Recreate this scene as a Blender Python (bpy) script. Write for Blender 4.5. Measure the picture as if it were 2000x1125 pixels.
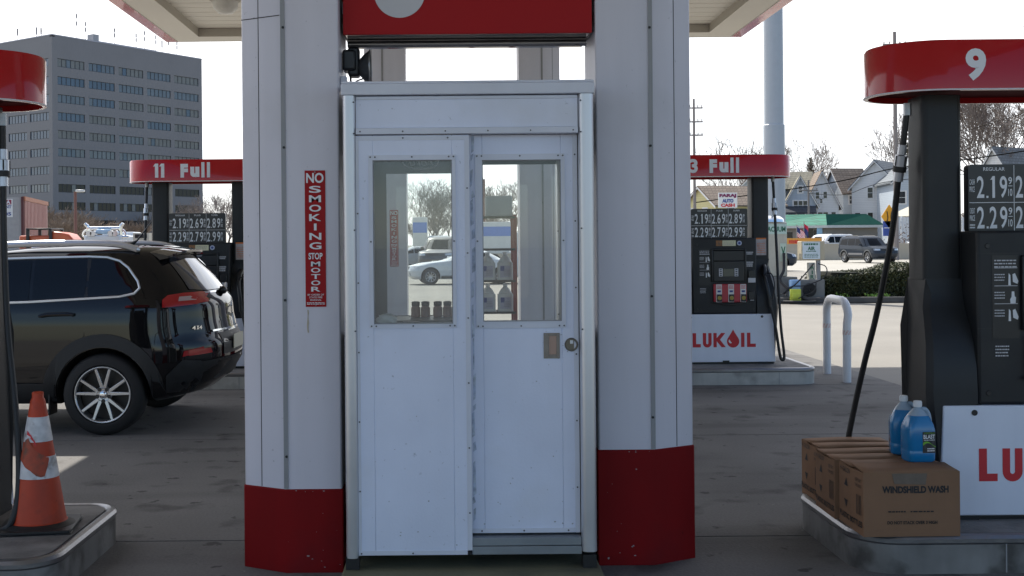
import bpy, bmesh, math, random
from mathutils import Vector, Matrix, Euler
rad = math.radians
scene = bpy.context.scene
for o in list(bpy.data.objects):
    bpy.data.objects.remove(o)
rng = random.Random(7)

# ---------------------------------------------------------------- camera, sky, sun, exposure
F, CX, CY, EYE, ROLL = 2300.0, 876.0, 477.0, 1.5, 0.0087
cd = bpy.data.cameras.new("camera")
cam = bpy.data.objects.new("camera", cd)
scene.collection.objects.link(cam)
cd.sensor_fit = 'HORIZONTAL'
cd.sensor_width = 36.0
cd.lens = 36.0 * F / 2000.0
cd.shift_x = (1000.0 - CX) / 2000.0
cd.shift_y = -(562.5 - CY) / 2000.0
cd.clip_start = 0.1
cd.clip_end = 5000
cam.matrix_world = Matrix.Translation((0, 0, EYE)) @ Matrix.Rotation(rad(90), 4, 'X') @ Matrix.Rotation(-ROLL, 4, 'Z')
scene.camera = cam

SUN_AZ, SUN_EL = rad(-25), rad(51)
w = bpy.data.worlds.new("World")
scene.world = w
w.use_nodes = True
wn, wl = w.node_tree.nodes, w.node_tree.links
wn.clear()
out = wn.new('ShaderNodeOutputWorld'); bg = wn.new('ShaderNodeBackground')
sky = wn.new('ShaderNodeTexSky'); sky.sky_type = 'NISHITA'; sky.sun_disc = False
sky.sun_elevation = SUN_EL; sky.sun_rotation = SUN_AZ
sky.air_density = 1.0; sky.dust_density = .6; sky.ozone_density = 3.0
tc = wn.new('ShaderNodeTexCoord'); mp = wn.new('ShaderNodeMapping'); mp.inputs['Scale'].default_value = (1.0, 1.0, 3.2)
nz = wn.new('ShaderNodeTexNoise'); nz.inputs['Scale'].default_value = 1.7; nz.inputs['Detail'].default_value = 7; nz.inputs['Roughness'].default_value = .55
rp = wn.new('ShaderNodeValToRGB'); rp.color_ramp.elements[0].position = .36; rp.color_ramp.elements[1].position = .62
rp.color_ramp.elements[0].color = (.32, .32, .32, 1); rp.color_ramp.elements[1].color = (1, 1, 1, 1)
mx = wn.new('ShaderNodeMix'); mx.data_type = 'RGBA'
mx.inputs['B'].default_value = (10, 10, 10.2, 1)
wl.new(tc.outputs['Generated'], mp.inputs['Vector']); wl.new(mp.outputs['Vector'], nz.inputs['Vector'])
# thin bright cloud veil on the sun's side of the sky, clear blue sky opposite it
dt = wn.new('ShaderNodeVectorMath'); dt.operation = 'DOT_PRODUCT'; dt.inputs[1].default_value = (math.sin(SUN_AZ), math.cos(SUN_AZ), .35)
nrm = wn.new('ShaderNodeVectorMath'); nrm.operation = 'NORMALIZE'
mr = wn.new('ShaderNodeMapRange'); mr.interpolation_type = 'SMOOTHSTEP'
mr.inputs['From Min'].default_value = -.25; mr.inputs['From Max'].default_value = .75
ml = wn.new('ShaderNodeMath'); ml.operation = 'MULTIPLY'
wl.new(tc.outputs['Generated'], nrm.inputs[0]); wl.new(nrm.outputs['Vector'], dt.inputs[0]); wl.new(dt.outputs['Value'], mr.inputs['Value'])
wl.new(nz.outputs['Fac'], rp.inputs['Fac']); wl.new(rp.outputs['Color'], ml.inputs[0]); wl.new(mr.outputs['Result'], ml.inputs[1]); wl.new(ml.outputs[0], mx.inputs['Factor'])
wl.new(sky.outputs['Color'], mx.inputs['A']); wl.new(mx.outputs['Result'], bg.inputs['Color'])
bg.inputs['Strength'].default_value = 0.115
wl.new(bg.outputs['Background'], out.inputs['Surface'])

sl = bpy.data.lights.new("sun", 'SUN'); sl.energy = 4.2; sl.angle = rad(.53); sl.color = (1, .95, .86)
so = bpy.data.objects.new("sun", sl); scene.collection.objects.link(so)
sun_dir = Vector((math.sin(SUN_AZ) * math.cos(SUN_EL), math.cos(SUN_AZ) * math.cos(SUN_EL), math.sin(SUN_EL)))
so.rotation_euler = sun_dir.to_track_quat('Z', 'Y').to_euler()
so.location = (0, 0, 30)
vs = scene.view_settings
vs.view_transform = 'Standard'; vs.look = 'None'; vs.gamma = 1.0; vs.exposure = 0.70
scene.render.engine = 'CYCLES'
scene.cycles.use_denoising = True
scene.cycles.max_bounces = 8
scene.cycles.transparent_max_bounces = 24
scene.cycles.sample_clamp_indirect = 6

# ---------------------------------------------------------------- helpers
def at(px, py, Y):
    "the point at depth Y metres that the photograph shows at pixel (px, py)"
    dx, dy = px - CX, py - CY
    return Vector(((dx - ROLL * dy) * Y / F, Y, EYE + (-ROLL * dx - dy) * Y / F))
def gdepth(px, py, h=0.0):
    dx, dy = px - CX, py - CY
    return (h - EYE) * F / (-ROLL * dx - dy)

MATS = {}
def mat(name, col, rough=.5, metal=0.0, var=.08, scale=6.0, bump=0.0, bscale=40.0, coat=0.0, spec=.5, streak=0.0, col2=None, f2=.5, s2=3.0, emit=None, detail=4, speck=0.0):
    "procedural Principled material: base colour broken up by noise, optional second colour in patches, vertical streaks, bump"
    if name in MATS: return MATS[name]
    m = bpy.data.materials.new(name); m.use_nodes = True
    n, l = m.node_tree.nodes, m.node_tree.links
    b = n['Principled BSDF']
    b.inputs['Roughness'].default_value = rough; b.inputs['Metallic'].default_value = metal
    b.inputs['Coat Weight'].default_value = coat; b.inputs['Coat Roughness'].default_value = .03
    b.inputs['Specular IOR Level'].default_value = spec
    t = n.new('ShaderNodeTexCoord')
    a = n.new('ShaderNodeTexNoise'); a.inputs['Scale'].default_value = scale; a.inputs['Detail'].default_value = detail
    l.new(t.outputs['Object'], a.inputs['Vector'])
    r = n.new('ShaderNodeMapRange'); r.inputs['From Min'].default_value = .25; r.inputs['From Max'].default_value = .75
    r.inputs['To Min'].default_value = 1 - var; r.inputs['To Max'].default_value = 1 + var
    l.new(a.outputs['Fac'], r.inputs['Value'])
    base = None
    if col2 is not None:
        c = n.new('ShaderNodeTexNoise'); c.inputs['Scale'].default_value = s2; c.inputs['Detail'].default_value = 6
        l.new(t.outputs['Object'], c.inputs['Vector'])
        q = n.new('ShaderNodeValToRGB'); q.color_ramp.elements[0].position = f2; q.color_ramp.elements[1].position = min(1, f2 + .16)
        q.color_ramp.elements[0].color = (*col, 1); q.color_ramp.elements[1].color = (*col2, 1)
        l.new(c.outputs['Fac'], q.inputs['Fac']); base = q.outputs['Color']
    v = n.new('ShaderNodeVectorMath'); v.operation = 'SCALE'
    if base is None: v.inputs[0].default_value = col
    else: l.new(base, v.inputs[0])
    l.new(r.outputs['Result'], v.inputs['Scale'])
    last = v.outputs['Vector']
    if streak > 0:
        mpn = n.new('ShaderNodeMapping'); mpn.inputs['Scale'].default_value = (4, 4, .35)
        l.new(t.outputs['Object'], mpn.inputs['Vector'])
        s = n.new('ShaderNodeTexNoise'); s.inputs['Scale'].default_value = 1.6; s.inputs['Detail'].default_value = 6
        l.new(mpn.outputs['Vector'], s.inputs['Vector'])
        r3 = n.new('ShaderNodeMapRange'); r3.inputs['From Min'].default_value = .35; r3.inputs['From Max'].default_value = .7
        r3.inputs['To Min'].default_value = 1.0; r3.inputs['To Max'].default_value = 1 - streak
        l.new(s.outputs['Fac'], r3.inputs['Value'])
        v2 = n.new('ShaderNodeVectorMath'); v2.operation = 'SCALE'
        l.new(last, v2.inputs[0]); l.new(r3.outputs['Result'], v2.inputs['Scale']); last = v2.outputs['Vector']
    if speck > 0:
        vo = n.new('ShaderNodeTexNoise'); vo.inputs['Scale'].default_value = 42; vo.inputs['Detail'].default_value = 2
        l.new(t.outputs['Object'], vo.inputs['Vector'])
        r4 = n.new('ShaderNodeMapRange'); r4.inputs['From Min'].default_value = .72; r4.inputs['From Max'].default_value = .80
        r4.inputs['To Min'].default_value = 1.0; r4.inputs['To Max'].default_value = 1 - speck
        l.new(vo.outputs['Fac'], r4.inputs['Value'])
        v3 = n.new('ShaderNodeVectorMath'); v3.operation = 'SCALE'
        l.new(last, v3.inputs[0]); l.new(r4.outputs['Result'], v3.inputs['Scale']); last = v3.outputs['Vector']
    l.new(last, b.inputs['Base Color'])
    r2 = n.new('ShaderNodeMapRange'); r2.inputs['To Min'].default_value = max(0, rough - .06); r2.inputs['To Max'].default_value = min(1, rough + .06)
    l.new(a.outputs['Fac'], r2.inputs['Value']); l.new(r2.outputs['Result'], b.inputs['Roughness'])
    if bump > 0:
        d = n.new('ShaderNodeTexNoise'); d.inputs['Scale'].default_value = bscale; d.inputs['Detail'].default_value = 5
        l.new(t.outputs['Object'], d.inputs['Vector'])
        bp = n.new('ShaderNodeBump'); bp.inputs['Strength'].default_value = bump; bp.inputs['Distance'].default_value = .02
        l.new(d.outputs['Fac'], bp.inputs['Height']); l.new(bp.outputs['Normal'], b.inputs['Normal'])
    if emit:
        b.inputs['Emission Color'].default_value = (*emit[0], 1); b.inputs['Emission Strength'].default_value = emit[1]
    MATS[name] = m
    return m

def glass_mat(name, tint=(1, 1, 1), refl=.08, dirt_haze=0.0, rough=.0):
    "thin pane: clear transmission, a mirror film by Fresnel, a pale film of dust and painted reflection haze"
    m = bpy.data.materials.new(name); m.use_nodes = True
    n, l = m.node_tree.nodes, m.node_tree.links
    n.clear()
    o = n.new('ShaderNodeOutputMaterial'); tr = n.new('ShaderNodeBsdfTransparent'); tr.inputs['Color'].default_value = (*tint, 1)
    g = n.new('ShaderNodeBsdfGlossy'); g.inputs['Roughness'].default_value = rough
    fr = n.new('ShaderNodeFresnel'); fr.inputs['IOR'].default_value = 1.5
    ad = n.new('ShaderNodeMath'); ad.operation = 'ADD'; ad.inputs[1].default_value = refl; ad.use_clamp = True
    l.new(fr.outputs['Fac'], ad.inputs[0])
    m1 = n.new('ShaderNodeMixShader'); l.new(ad.outputs[0], m1.inputs['Fac']); l.new(tr.outputs[0], m1.inputs[1]); l.new(g.outputs[0], m1.inputs[2])
    last = m1.outputs[0]
    if dirt_haze > 0:
        t = n.new('ShaderNodeTexCoord'); mpn = n.new('ShaderNodeMapping'); mpn.inputs['Scale'].default_value = (5, 5, 1.5)
        a = n.new('ShaderNodeTexNoise'); a.inputs['Scale'].default_value = 2.2; a.inputs['Detail'].default_value = 7
        l.new(t.outputs['Object'], mpn.inputs['Vector']); l.new(mpn.outputs['Vector'], a.inputs['Vector'])
        r = n.new('ShaderNodeMapRange'); r.inputs['From Min'].default_value = .35; r.inputs['From Max'].default_value = .75
        r.inputs['To Min'].default_value = dirt_haze * .3; r.inputs['To Max'].default_value = dirt_haze
        l.new(a.outputs['Fac'], r.inputs['Value'])
        df = n.new('ShaderNodeBsdfDiffuse'); df.inputs['Color'].default_value = (.62, .66, .66, 1)
        m2 = n.new('ShaderNodeMixShader'); l.new(r.outputs['Result'], m2.inputs['Fac']); l.new(last, m2.inputs[1]); l.new(df.outputs[0], m2.inputs[2]); last = m2.outputs[0]
    l.new(last, o.inputs['Surface'])
    MATS[name] = m
    return m

def brickmat(name, col, mortar, sx, sz, rough=.8, gap=.02, offset=0.0, var=.12):
    "horizontal courses (siding, shingles, roof tiles) by the brick texture in object coordinates"
    m = bpy.data.materials.new(name); m.use_nodes = True
    n, l = m.node_tree.nodes, m.node_tree.links
    b = n['Principled BSDF']; b.inputs['Roughness'].default_value = rough
    t = n.new('ShaderNodeTexCoord'); sp = n.new('ShaderNodeSeparateXYZ'); cb = n.new('ShaderNodeCombineXYZ'); ad = n.new('ShaderNodeMath')
    l.new(t.outputs['Object'], sp.inputs[0]); l.new(sp.outputs['X'], ad.inputs[0]); l.new(sp.outputs['Y'], ad.inputs[1])
    l.new(ad.outputs[0], cb.inputs['X']); l.new(sp.outputs['Z'], cb.inputs['Y'])
    k = n.new('ShaderNodeTexBrick'); k.inputs['Scale'].default_value = 1.0; k.offset = offset
    k.inputs['Brick Width'].default_value = sx; k.inputs['Row Height'].default_value = sz; k.inputs['Mortar Size'].default_value = gap
    k.inputs['Color1'].default_value = (*[c * (1 - var) for c in col], 1); k.inputs['Color2'].default_value = (*[min(1, c * (1 + var)) for c in col], 1)
    k.inputs['Mortar'].default_value = (*mortar, 1)
    l.new(cb.outputs[0], k.inputs['Vector']); l.new(k.outputs['Color'], b.inputs['Base Color'])
    MATS[name] = m
    return m

class MB:
    "collects shapes and links them as one mesh object"
    def __init__(s): s.v, s.f, s.mi = [], [], []; s.m = 0
    def add(s, vs_, fs_, m=None):
        o = len(s.v); s.v += [tuple(q) for q in vs_]
        for f in fs_: s.f.append([o + i for i in f]); s.mi.append(s.m if m is None else m)
        return s
    def box(s, x0, x1, y0, y1, z0, z1, m=None, M=None):
        p = [(x0, y0, z0), (x1, y0, z0), (x1, y1, z0), (x0, y1, z0), (x0, y0, z1), (x1, y0, z1), (x1, y1, z1), (x0, y1, z1)]
        if M is not None: p = [M @ Vector(q) for q in p]
        return s.add(p, [(0, 3, 2, 1), (4, 5, 6, 7), (0, 1, 5, 4), (1, 2, 6, 5), (2, 3, 7, 6), (3, 0, 4, 7)], m)
    def tube(s, pts, r, n=8, m=None, cap=True):
        pts = [Vector(p) for p in pts]; k = len(pts)
        rs = r if isinstance(r, (list, tuple)) else [r] * k
        rings = []; up = None
        for i in range(k):
            t = (pts[min(i + 1, k - 1)] - pts[max(i - 1, 0)])
            if t.length < 1e-9: t = Vector((0, 0, 1))
            t.normalize()
            if up is None: up = Vector((0, 0, 1)) if abs(t.z) < .9 else Vector((1, 0, 0))
            a = (up - t * up.dot(t))
            if a.length < 1e-6: a = t.orthogonal()
            a.normalize(); b = t.cross(a); up = a
            rings.append([pts[i] + (a * math.cos(2 * math.pi * j / n) + b * math.sin(2 * math.pi * j / n)) * rs[i] for j in range(n)])
        vs_ = [q for ring in rings for q in ring]; fs_ = []
        for i in range(k - 1):
            for j in range(n):
                fs_.append((i * n + j, i * n + (j + 1) % n, (i + 1) * n + (j + 1) % n, (i + 1) * n + j))
        if cap: fs_ += [tuple(range(n - 1, -1, -1)), tuple((k - 1) * n + j for j in range(n))]
        return s.add(vs_, fs_, m)
    def lathe(s, prof, c=(0, 0, 0), n=24, axis='Z', m=None, close=False, M=None):
        "prof: (radius, height) pairs about axis through c"
        vs_, fs_ = [], []
        for r, h in prof:
            for j in range(n):
                a = 2 * math.pi * j / n; x, y = r * math.cos(a), r * math.sin(a)
                p = {'Z': (x, y, h), 'Y': (x, h, y), 'X': (h, x, y)}[axis]
                p = Vector(p) + Vector(c)
                vs_.append(M @ p if M is not None else p)
        k = len(prof)
        for i in range(k - 1 + (1 if close else 0)):
            for j in range(n):
                i2 = (i + 1) % k
                fs_.append((i * n + j, i * n + (j + 1) % n, i2 * n + (j + 1) % n, i2 * n + j))
        if not close:
            fs_ += [tuple(range(n - 1, -1, -1)), tuple((k - 1) * n + j for j in range(n))]
        return s.add(vs_, fs_, m)
    def prism(s, poly, a, b, fn, m=None):
        "poly of 2-D points swept from a to b; fn(u, v, t) -> 3-D"
        k = len(poly)
        vs_ = [fn(u, v, a) for u, v in poly] + [fn(u, v, b) for u, v in poly]
        fs_ = [tuple(range(k - 1, -1, -1)), tuple(range(k, 2 * k))] + [(i, (i + 1) % k, k + (i + 1) % k, k + i) for i in range(k)]
        return s.add(vs_, fs_, m)
    def quad(s, a, b, c, d, m=None): return s.add([a, b, c, d], [(0, 1, 2, 3)], m)
    def build(s, name, mats, parent=None, world=False, smooth=35, bevel=0.0, seg=2, base=None, kind=None, fixn=True):
        me = bpy.data.meshes.new(name)
        vs_ = s.v
        if parent is not None and world:
            i = root_matrix(parent).inverted(); vs_ = [i @ Vector(q) for q in vs_]
        if base is not None:
            bv = Vector(base); vs_ = [Vector(q) - bv for q in vs_]
        me.from_pydata([tuple(q) for q in vs_], [], s.f)
        for q in (mats if isinstance(mats, (list, tuple)) else [mats]): me.materials.append(q)
        me.polygons.foreach_set('material_index', s.mi)
        if fixn:
            bm = bmesh.new(); bm.from_mesh(me); bmesh.ops.recalc_face_normals(bm, faces=bm.faces); bm.to_mesh(me); bm.free()
        if smooth:
            me.polygons.foreach_set('use_smooth', [True] * len(me.polygons))
            me.set_sharp_from_angle(angle=rad(smooth))
        me.update()
        o = bpy.data.objects.new(name, me); scene.collection.objects.link(o)
        if parent is not None: o.parent = parent
        if base is not None: o.location = base
        if bevel > 0:
            q = o.modifiers.new('bevel', 'BEVEL'); q.width = bevel; q.segments = seg; q.limit_method = 'ANGLE'; q.angle_limit = rad(40)
        if kind: o['kind'] = kind
        return o

def root_matrix(o):
    M = Matrix.Identity(4)
    while o is not None:
        M = (Matrix.Translation(o.location) @ o.rotation_euler.to_matrix().to_4x4() @ Matrix.Diagonal((*o.scale, 1))) @ M
        o = o.parent
    return M
def tag(o, label, cat, group=None):
    o['label'] = label; o['category'] = cat
    if group: o['group'] = group
    return o
def thing(name, label, cat, loc=(0, 0, 0), rz=0.0, group=None):
    o = bpy.data.objects.new(name, None); scene.collection.objects.link(o)
    o.location = loc; o.rotation_euler = (0, 0, rz); o.empty_display_size = .2
    return tag(o, label, cat, group)
def copy_tree(o, parent=None):
    c = o.copy(); scene.collection.objects.link(c)
    if parent is not None: c.parent = parent
    for ch in [q for q in bpy.data.objects if q.parent == o]: copy_tree(ch, c)
    return c

_txt = {}
def text_mesh(s, bold=0.0):
    k = (s, bold)
    if k not in _txt:
        c = bpy.data.curves.new("t", 'FONT'); c.body = s; c.size = 1; c.offset = bold; c.resolution_u = 4; c.align_x = 'CENTER'
        o = bpy.data.objects.new("t", c)
        me = bpy.data.meshes.new_from_object(o)
        vs_ = [v.co.copy() for v in me.vertices]; fs_ = [tuple(p.vertices) for p in me.polygons]
        bpy.data.objects.remove(o); bpy.data.curves.remove(c); bpy.data.meshes.remove(me)
        x0, x1 = min(v.x for v in vs_), max(v.x for v in vs_); y0, y1 = min(v.y for v in vs_), max(v.y for v in vs_)
        _txt[k] = ([((v.x - x0) / (x1 - x0) - .5, (v.y - y0) / (y1 - y0) - .5) for v in vs_], fs_, (x1 - x0) / (y1 - y0))
    return _txt[k]
def text(mb, s, c, w=None, h=None, right=(1, 0, 0), up=(0, 0, 1), bold=.02, m=None, warp=None, shear=0.0):
    "flat lettering fitted to width w and height h, centred on c"
    vs_, fs_, asp = text_mesh(s, bold)
    if w is None: w = h * asp
    if h is None: h = w / asp
    c, r, u = Vector(c), Vector(right), Vector(up)
    P = [(x * w + y * h * shear, y * h) for x, y in vs_]
    mb.add([(warp(x, y) if warp else c + r * x + u * y) for x, y in P], fs_, m)
def lines(mb, c, w, h, n, right=(1, 0, 0), up=(0, 0, 1), m=None, seed=0, fill=.55):
    "rows of small print, too small to read"
    q = random.Random(seed); c, r, u = Vector(c), Vector(right), Vector(up)
    for i in range(n):
        y = h / 2 - (i + .5) * h / n; x = -w / 2
        while x < w / 2 - w * .08:
            l = min(q.uniform(.06, .2) * w, w / 2 - x); hh = h / n * fill / 2
            mb.quad(*[c + r * a + u * b for a, b in ((x, y - hh), (x + l, y - hh), (x + l, y + hh), (x, y + hh))], m=m)
            x += l + w * .035
def arc(cx, cy, r, a0, a1, n): return [(cx + r * math.cos(rad(a0 + (a1 - a0) * i / n)), cy + r * math.sin(rad(a0 + (a1 - a0) * i / n))) for i in range(n + 1)]
def rrect(x0, x1, y0, y1, r, n=5):
    return arc(x0 + r, y0 + r, r, 180, 270, n) + arc(x1 - r, y0 + r, r, 270, 360, n) + arc(x1 - r, y1 - r, r, 0, 90, n) + arc(x0 + r, y1 - r, r, 90, 180, n)
def bez(pts, n=10):
    "Catmull-Rom through the points"
    P = [Vector(p) for p in pts]; P = [P[0] * 2 - P[1]] + P + [P[-1] * 2 - P[-2]]; o = []
    for i in range(1, len(P) - 2):
        for k in range(n):
            t = k / n
            o.append(.5 * (2 * P[i] + (P[i + 1] - P[i - 1]) * t + (2 * P[i - 1] - 5 * P[i] + 4 * P[i + 1] - P[i + 2]) * t * t + (-P[i - 1] + 3 * P[i] - 3 * P[i + 1] + P[i + 2]) * t ** 3))
    o.append(P[-2]); return o

# ---------------------------------------------------------------- materials
def concrete_mat():
    "pad concrete: broad tone shifts, dark tyre lanes along X, oil spots, fine grain"
    m = bpy.data.materials.new('forecourt concrete'); m.use_nodes = True
    n, l = m.node_tree.nodes, m.node_tree.links; b = n['Principled BSDF']; b.inputs['Roughness'].default_value = .85; b.inputs['Specular IOR Level'].default_value = .2
    t = n.new('ShaderNodeTexCoord')
    def noise(sc, det, mp, a, c, x, y, ro=.5):
        q = n.new('ShaderNodeMapping'); q.inputs['Scale'].default_value = mp; l.new(t.outputs['Object'], q.inputs['Vector'])
        k = n.new('ShaderNodeTexNoise'); k.inputs['Scale'].default_value = sc; k.inputs['Detail'].default_value = det; k.inputs['Roughness'].default_value = ro; l.new(q.outputs['Vector'], k.inputs['Vector'])
        r = n.new('ShaderNodeMapRange'); r.inputs['From Min'].default_value = a; r.inputs['From Max'].default_value = c; r.inputs['To Min'].default_value = x; r.inputs['To Max'].default_value = y
        l.new(k.outputs['Fac'], r.inputs['Value']); return k, r.outputs['Result']
    col = None; v = n.new('ShaderNodeVectorMath'); v.operation = 'SCALE'; v.inputs[0].default_value = (.160, .154, .149)
    k0, a = noise(.8, 8, (1, 1, 1), .3, .7, .82, 1.18); l.new(a, v.inputs['Scale']); last = v
    for args in ((1.1, 6, (.16, 1.2, 1), .52, .68, 1.0, .70), (2.6, 7, (1, 1, 1), .57, .68, 1.0, .58), (7.0, 3, (1, 1, 1), .66, .70, 1.0, .45), (26.0, 2, (1, 1, 1), .72, .76, 1.0, .5), (15.0, 2, (1, 1, 1), .76, .78, 1.0, 1.9), (70, 3, (1, 1, 1), .3, .7, .88, 1.12)):
        _, a = noise(*args); w2 = n.new('ShaderNodeVectorMath'); w2.operation = 'SCALE'; l.new(last.outputs['Vector'], w2.inputs[0]); l.new(a, w2.inputs['Scale']); last = w2
    l.new(last.outputs['Vector'], b.inputs['Base Color'])
    k9, _ = noise(55, 5, (1, 1, 1), 0, 1, 0, 1); bp = n.new('ShaderNodeBump'); bp.inputs['Strength'].default_value = .3; bp.inputs['Distance'].default_value = .01
    l.new(k9.outputs['Fac'], bp.inputs['Height']); l.new(bp.outputs['Normal'], b.inputs['Normal'])
    return m
concrete = concrete_mat()
asphalt = mat('sun bleached asphalt', (.225, .21, .185), .88, var=.12, scale=.7, bump=.3, bscale=90, col2=(.19, .175, .15), f2=.52, s2=.12, detail=9)
roadmat = mat('highway concrete', (.34, .32, .28), .85, var=.1, scale=.3)
booth_white = mat('booth white paint', (.76, .80, .94), .42, var=.05, scale=3, bump=.05, bscale=90, streak=.04, col2=(.70, .72, .80), f2=.56, s2=1.6, speck=.35)
alu = mat('brushed aluminium trim', (.63, .64, .67), .36, metal=.75, var=.06, scale=4, streak=.05)
alu_white = mat('white painted aluminium trim', (.70, .72, .80), .4, var=.05, scale=5, streak=.08)
clad = mat('white column cladding', (.655, .635, .70), .38, var=.05, scale=1.4, streak=.08, bump=.03, bscale=2, col2=(.56, .545, .585), f2=.55, s2=1.1, speck=.3)
seam_grey = mat('grey seam channel', (.30, .30, .31), .5, metal=.3, var=.08)
redband = mat('red base paint', (.205, .004, .0055), .6, spec=.15, col2=(.15, .006, .008), f2=.55, s2=2.2, speck=.5, var=.14, scale=1.5, streak=.14)
redsign = mat('red sign vinyl', (.36, .008, .011), .5, spec=.2, var=.04, scale=2)
redgloss = mat('glossy red canopy trim', (.46, .012, .015), .2, var=.03, coat=.45, spec=.2)
white_letter = mat('white letter vinyl', (.78, .79, .81), .5, var=.03)
grey_letter = mat('grey white logo vinyl', (.55, .55, .58), .45, var=.03)
pumpdark = mat('charcoal pump plastic', (.022, .024, .027), .42, spec=.3, var=.12, scale=8, col2=(.031, .032, .033), f2=.52, s2=2.5, streak=.12, bump=.05, bscale=300)
pumpblack = mat('black pump plastic', (.010, .011, .013), .36, var=.1)
pumpwhite = mat('white pump panel', (.74, .785, .90), .33, var=.05, scale=3, streak=.07)
blackrub = mat('black rubber', (.013, .013, .014), .5, var=.15, scale=12)
steel = mat('dull galvanised steel', (.27, .27, .28), .32, metal=.85, var=.14, scale=5, bump=.1, bscale=30)
chrome = mat('chrome', (.78, .79, .80), .09, metal=1.0, var=.02)
mirror = mat('polished soffit metal', (.34, .32, .31), .10, metal=1.0, var=.02)
islandtop = mat('grimy island concrete', (.21, .20, .19), .8, var=.22, scale=4, bump=.3, bscale=50, col2=(.12, .115, .11), f2=.5, s2=3)
islandside = mat('stained island kerb steel', (.25, .245, .24), .45, metal=.4, var=.25, scale=5, col2=(.12, .115, .11), f2=.5, s2=6, streak=.25)
kerbwhite = mat('dirty white kerb paint', (.5, .49, .46), .7, var=.18, scale=4, col2=(.3, .29, .27), f2=.56, s2=4, streak=.25)
soffit = mat('cream canopy soffit', (.66, .63, .55), .55, var=.05, scale=1)
soffit_d = mat('tan canopy step', (.42, .39, .33), .6, var=.05)
lens = mat('frosted lamp lens', (.6, .6, .55), .25, var=.03)
clear = glass_mat('clear window pane', (.93, .96, .95), .02, .10)
dirty_haze_glass = glass_mat('hazy greenish pane', (.86, .92, .91), .04, .26)  # film is dirt plus sky reflection haze put into the colour
ink = mat('black print', (.012, .012, .014), .6, var=.1)
screwmat = mat('dull screw head', (.09, .09, .10), .5, metal=.3)
redink = mat('red print', (.55, .02, .03), .5, var=.05)
blueink = mat('blue print', (.03, .06, .25), .5, var=.05)
dkgreen = mat('dark green print', (.01, .12, .06), .5, var=.05)
yellow = mat('yellow print', (.75, .52, .06), .5, var=.05)
orange_p = mat('orange print', (.75, .2, .03), .5, var=.05)
paper = mat('white paper', (.74, .74, .72), .7, var=.05)
cream = mat('cream sticker', (.68, .66, .45), .6, var=.05)
# ---------------------------------------------------------------- ground
g = MB()
for i in range(24):
    for j in range(24):
        x0, x1 = -1200 + 100 * i, -1100 + 100 * i; y0, y1 = -400 + 100 * j, -300 + 100 * j
        g.quad((x0, y0, -.02), (x1, y0, -.02), (x1, y1, -.02), (x0, y1, -.02))
g.build('ground', asphalt, kind='structure', smooth=0)
g = MB()
xs = [-4.9, .10, 4.67]; ys = [-6.4, -3.3, -.2, 2.9, 6.0, 9.15, 12.3, 15.45, 17.9]
for i in range(2):
    for j in range(8):
        g.box(xs[i] + .007, xs[i + 1] - .007, ys[j] + .008, ys[j + 1] - .008, -.1, 0)
g.build('concrete_pad', concrete, kind='structure', smooth=0)
g = MB(); g.quad((-400, 58, -.012), (400, 58, -.012), (400, 96, -.012), (-400, 96, -.012))
g.build('highway', roadmat, kind='structure', smooth=0)

# ---------------------------------------------------------------- canopy
CX0, CX1, CY0, CY1, CH = -3.95, 4.16, -1.5, 17.25, 4.5  # unseen near end lengthened to shade the ground behind the camera
can = thing('canopy', 'red edged flat station canopy with cream ribbed ceiling over the pumps', 'canopy', ((CX0 + CX1) / 2, 9.1, CH))
def ring(mb, a, b, za, zb, m=None):
    "band between rectangles inset by a and b at heights za and zb"
    P = lambda d, z: [(CX0 + d, CY0 + d, z), (CX1 - d, CY0 + d, z), (CX1 - d, CY1 - d, z), (CX0 + d, CY1 - d, z)]
    p, q = P(a, za), P(b, zb)
    for i in range(4): mb.quad(p[i], p[(i + 1) % 4], q[(i + 1) % 4], q[i], m)
m = MB(); ring(m, -.20, 0, CH + .03, CH); ring(m, -.22, -.20, CH + .06, CH + .03); ring(m, -.22, -.22, CH + .06, CH + .85); ring(m, -.22, 0, CH + .85, CH + .85)
m.build('fascia', redgloss, can, True, fixn=False)
m = MB(); ring(m, .004, .02, CH - .004, CH + .004, 1); ring(m, .02, .40, CH, CH); ring(m, .40, .40, CH, CH + .12, 1)
m.build('soffit_border', [soffit, soffit_d], can, True, fixn=False)
m = MB(); y = CY0 + .4; k = 0
while y < CY1 - .41:
    y2 = min(y + .30, CY1 - .4)
    m.box(CX0 + .4, CX1 - .4, y, y2 - .018, CH + .12, CH + .16); m.box(CX0 + .4, CX1 - .4, y2 - .018, y2, CH + .135, CH + .16, 1); y = y2
m.box(CX0, CX1, CY0, CY1, CH + .8, CH + .84)
m.build('ceiling', [soffit, soffit_d], can, True)
for lx, ly in ((-2.74, 14.6), (2.6, 13.6), (-2.45, 9.2), (2.6, 9.2), (-2.45, 5), (2.6, 5)):
    m = MB(); m.lathe([(.16, .1), (.20, .06), (.20, .02), (.17, 0)], (lx, ly, CH + .03), 20)
    lf = m.build('light_fixture', soffit_d, can, True)
    m = MB(); m.lathe([(.165, 0), (.15, -.08), (.09, -.14), (.02, -.155)], (lx, ly, CH + .03), 20)
    m.build('lamp_lens', lens, lf, True)

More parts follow.
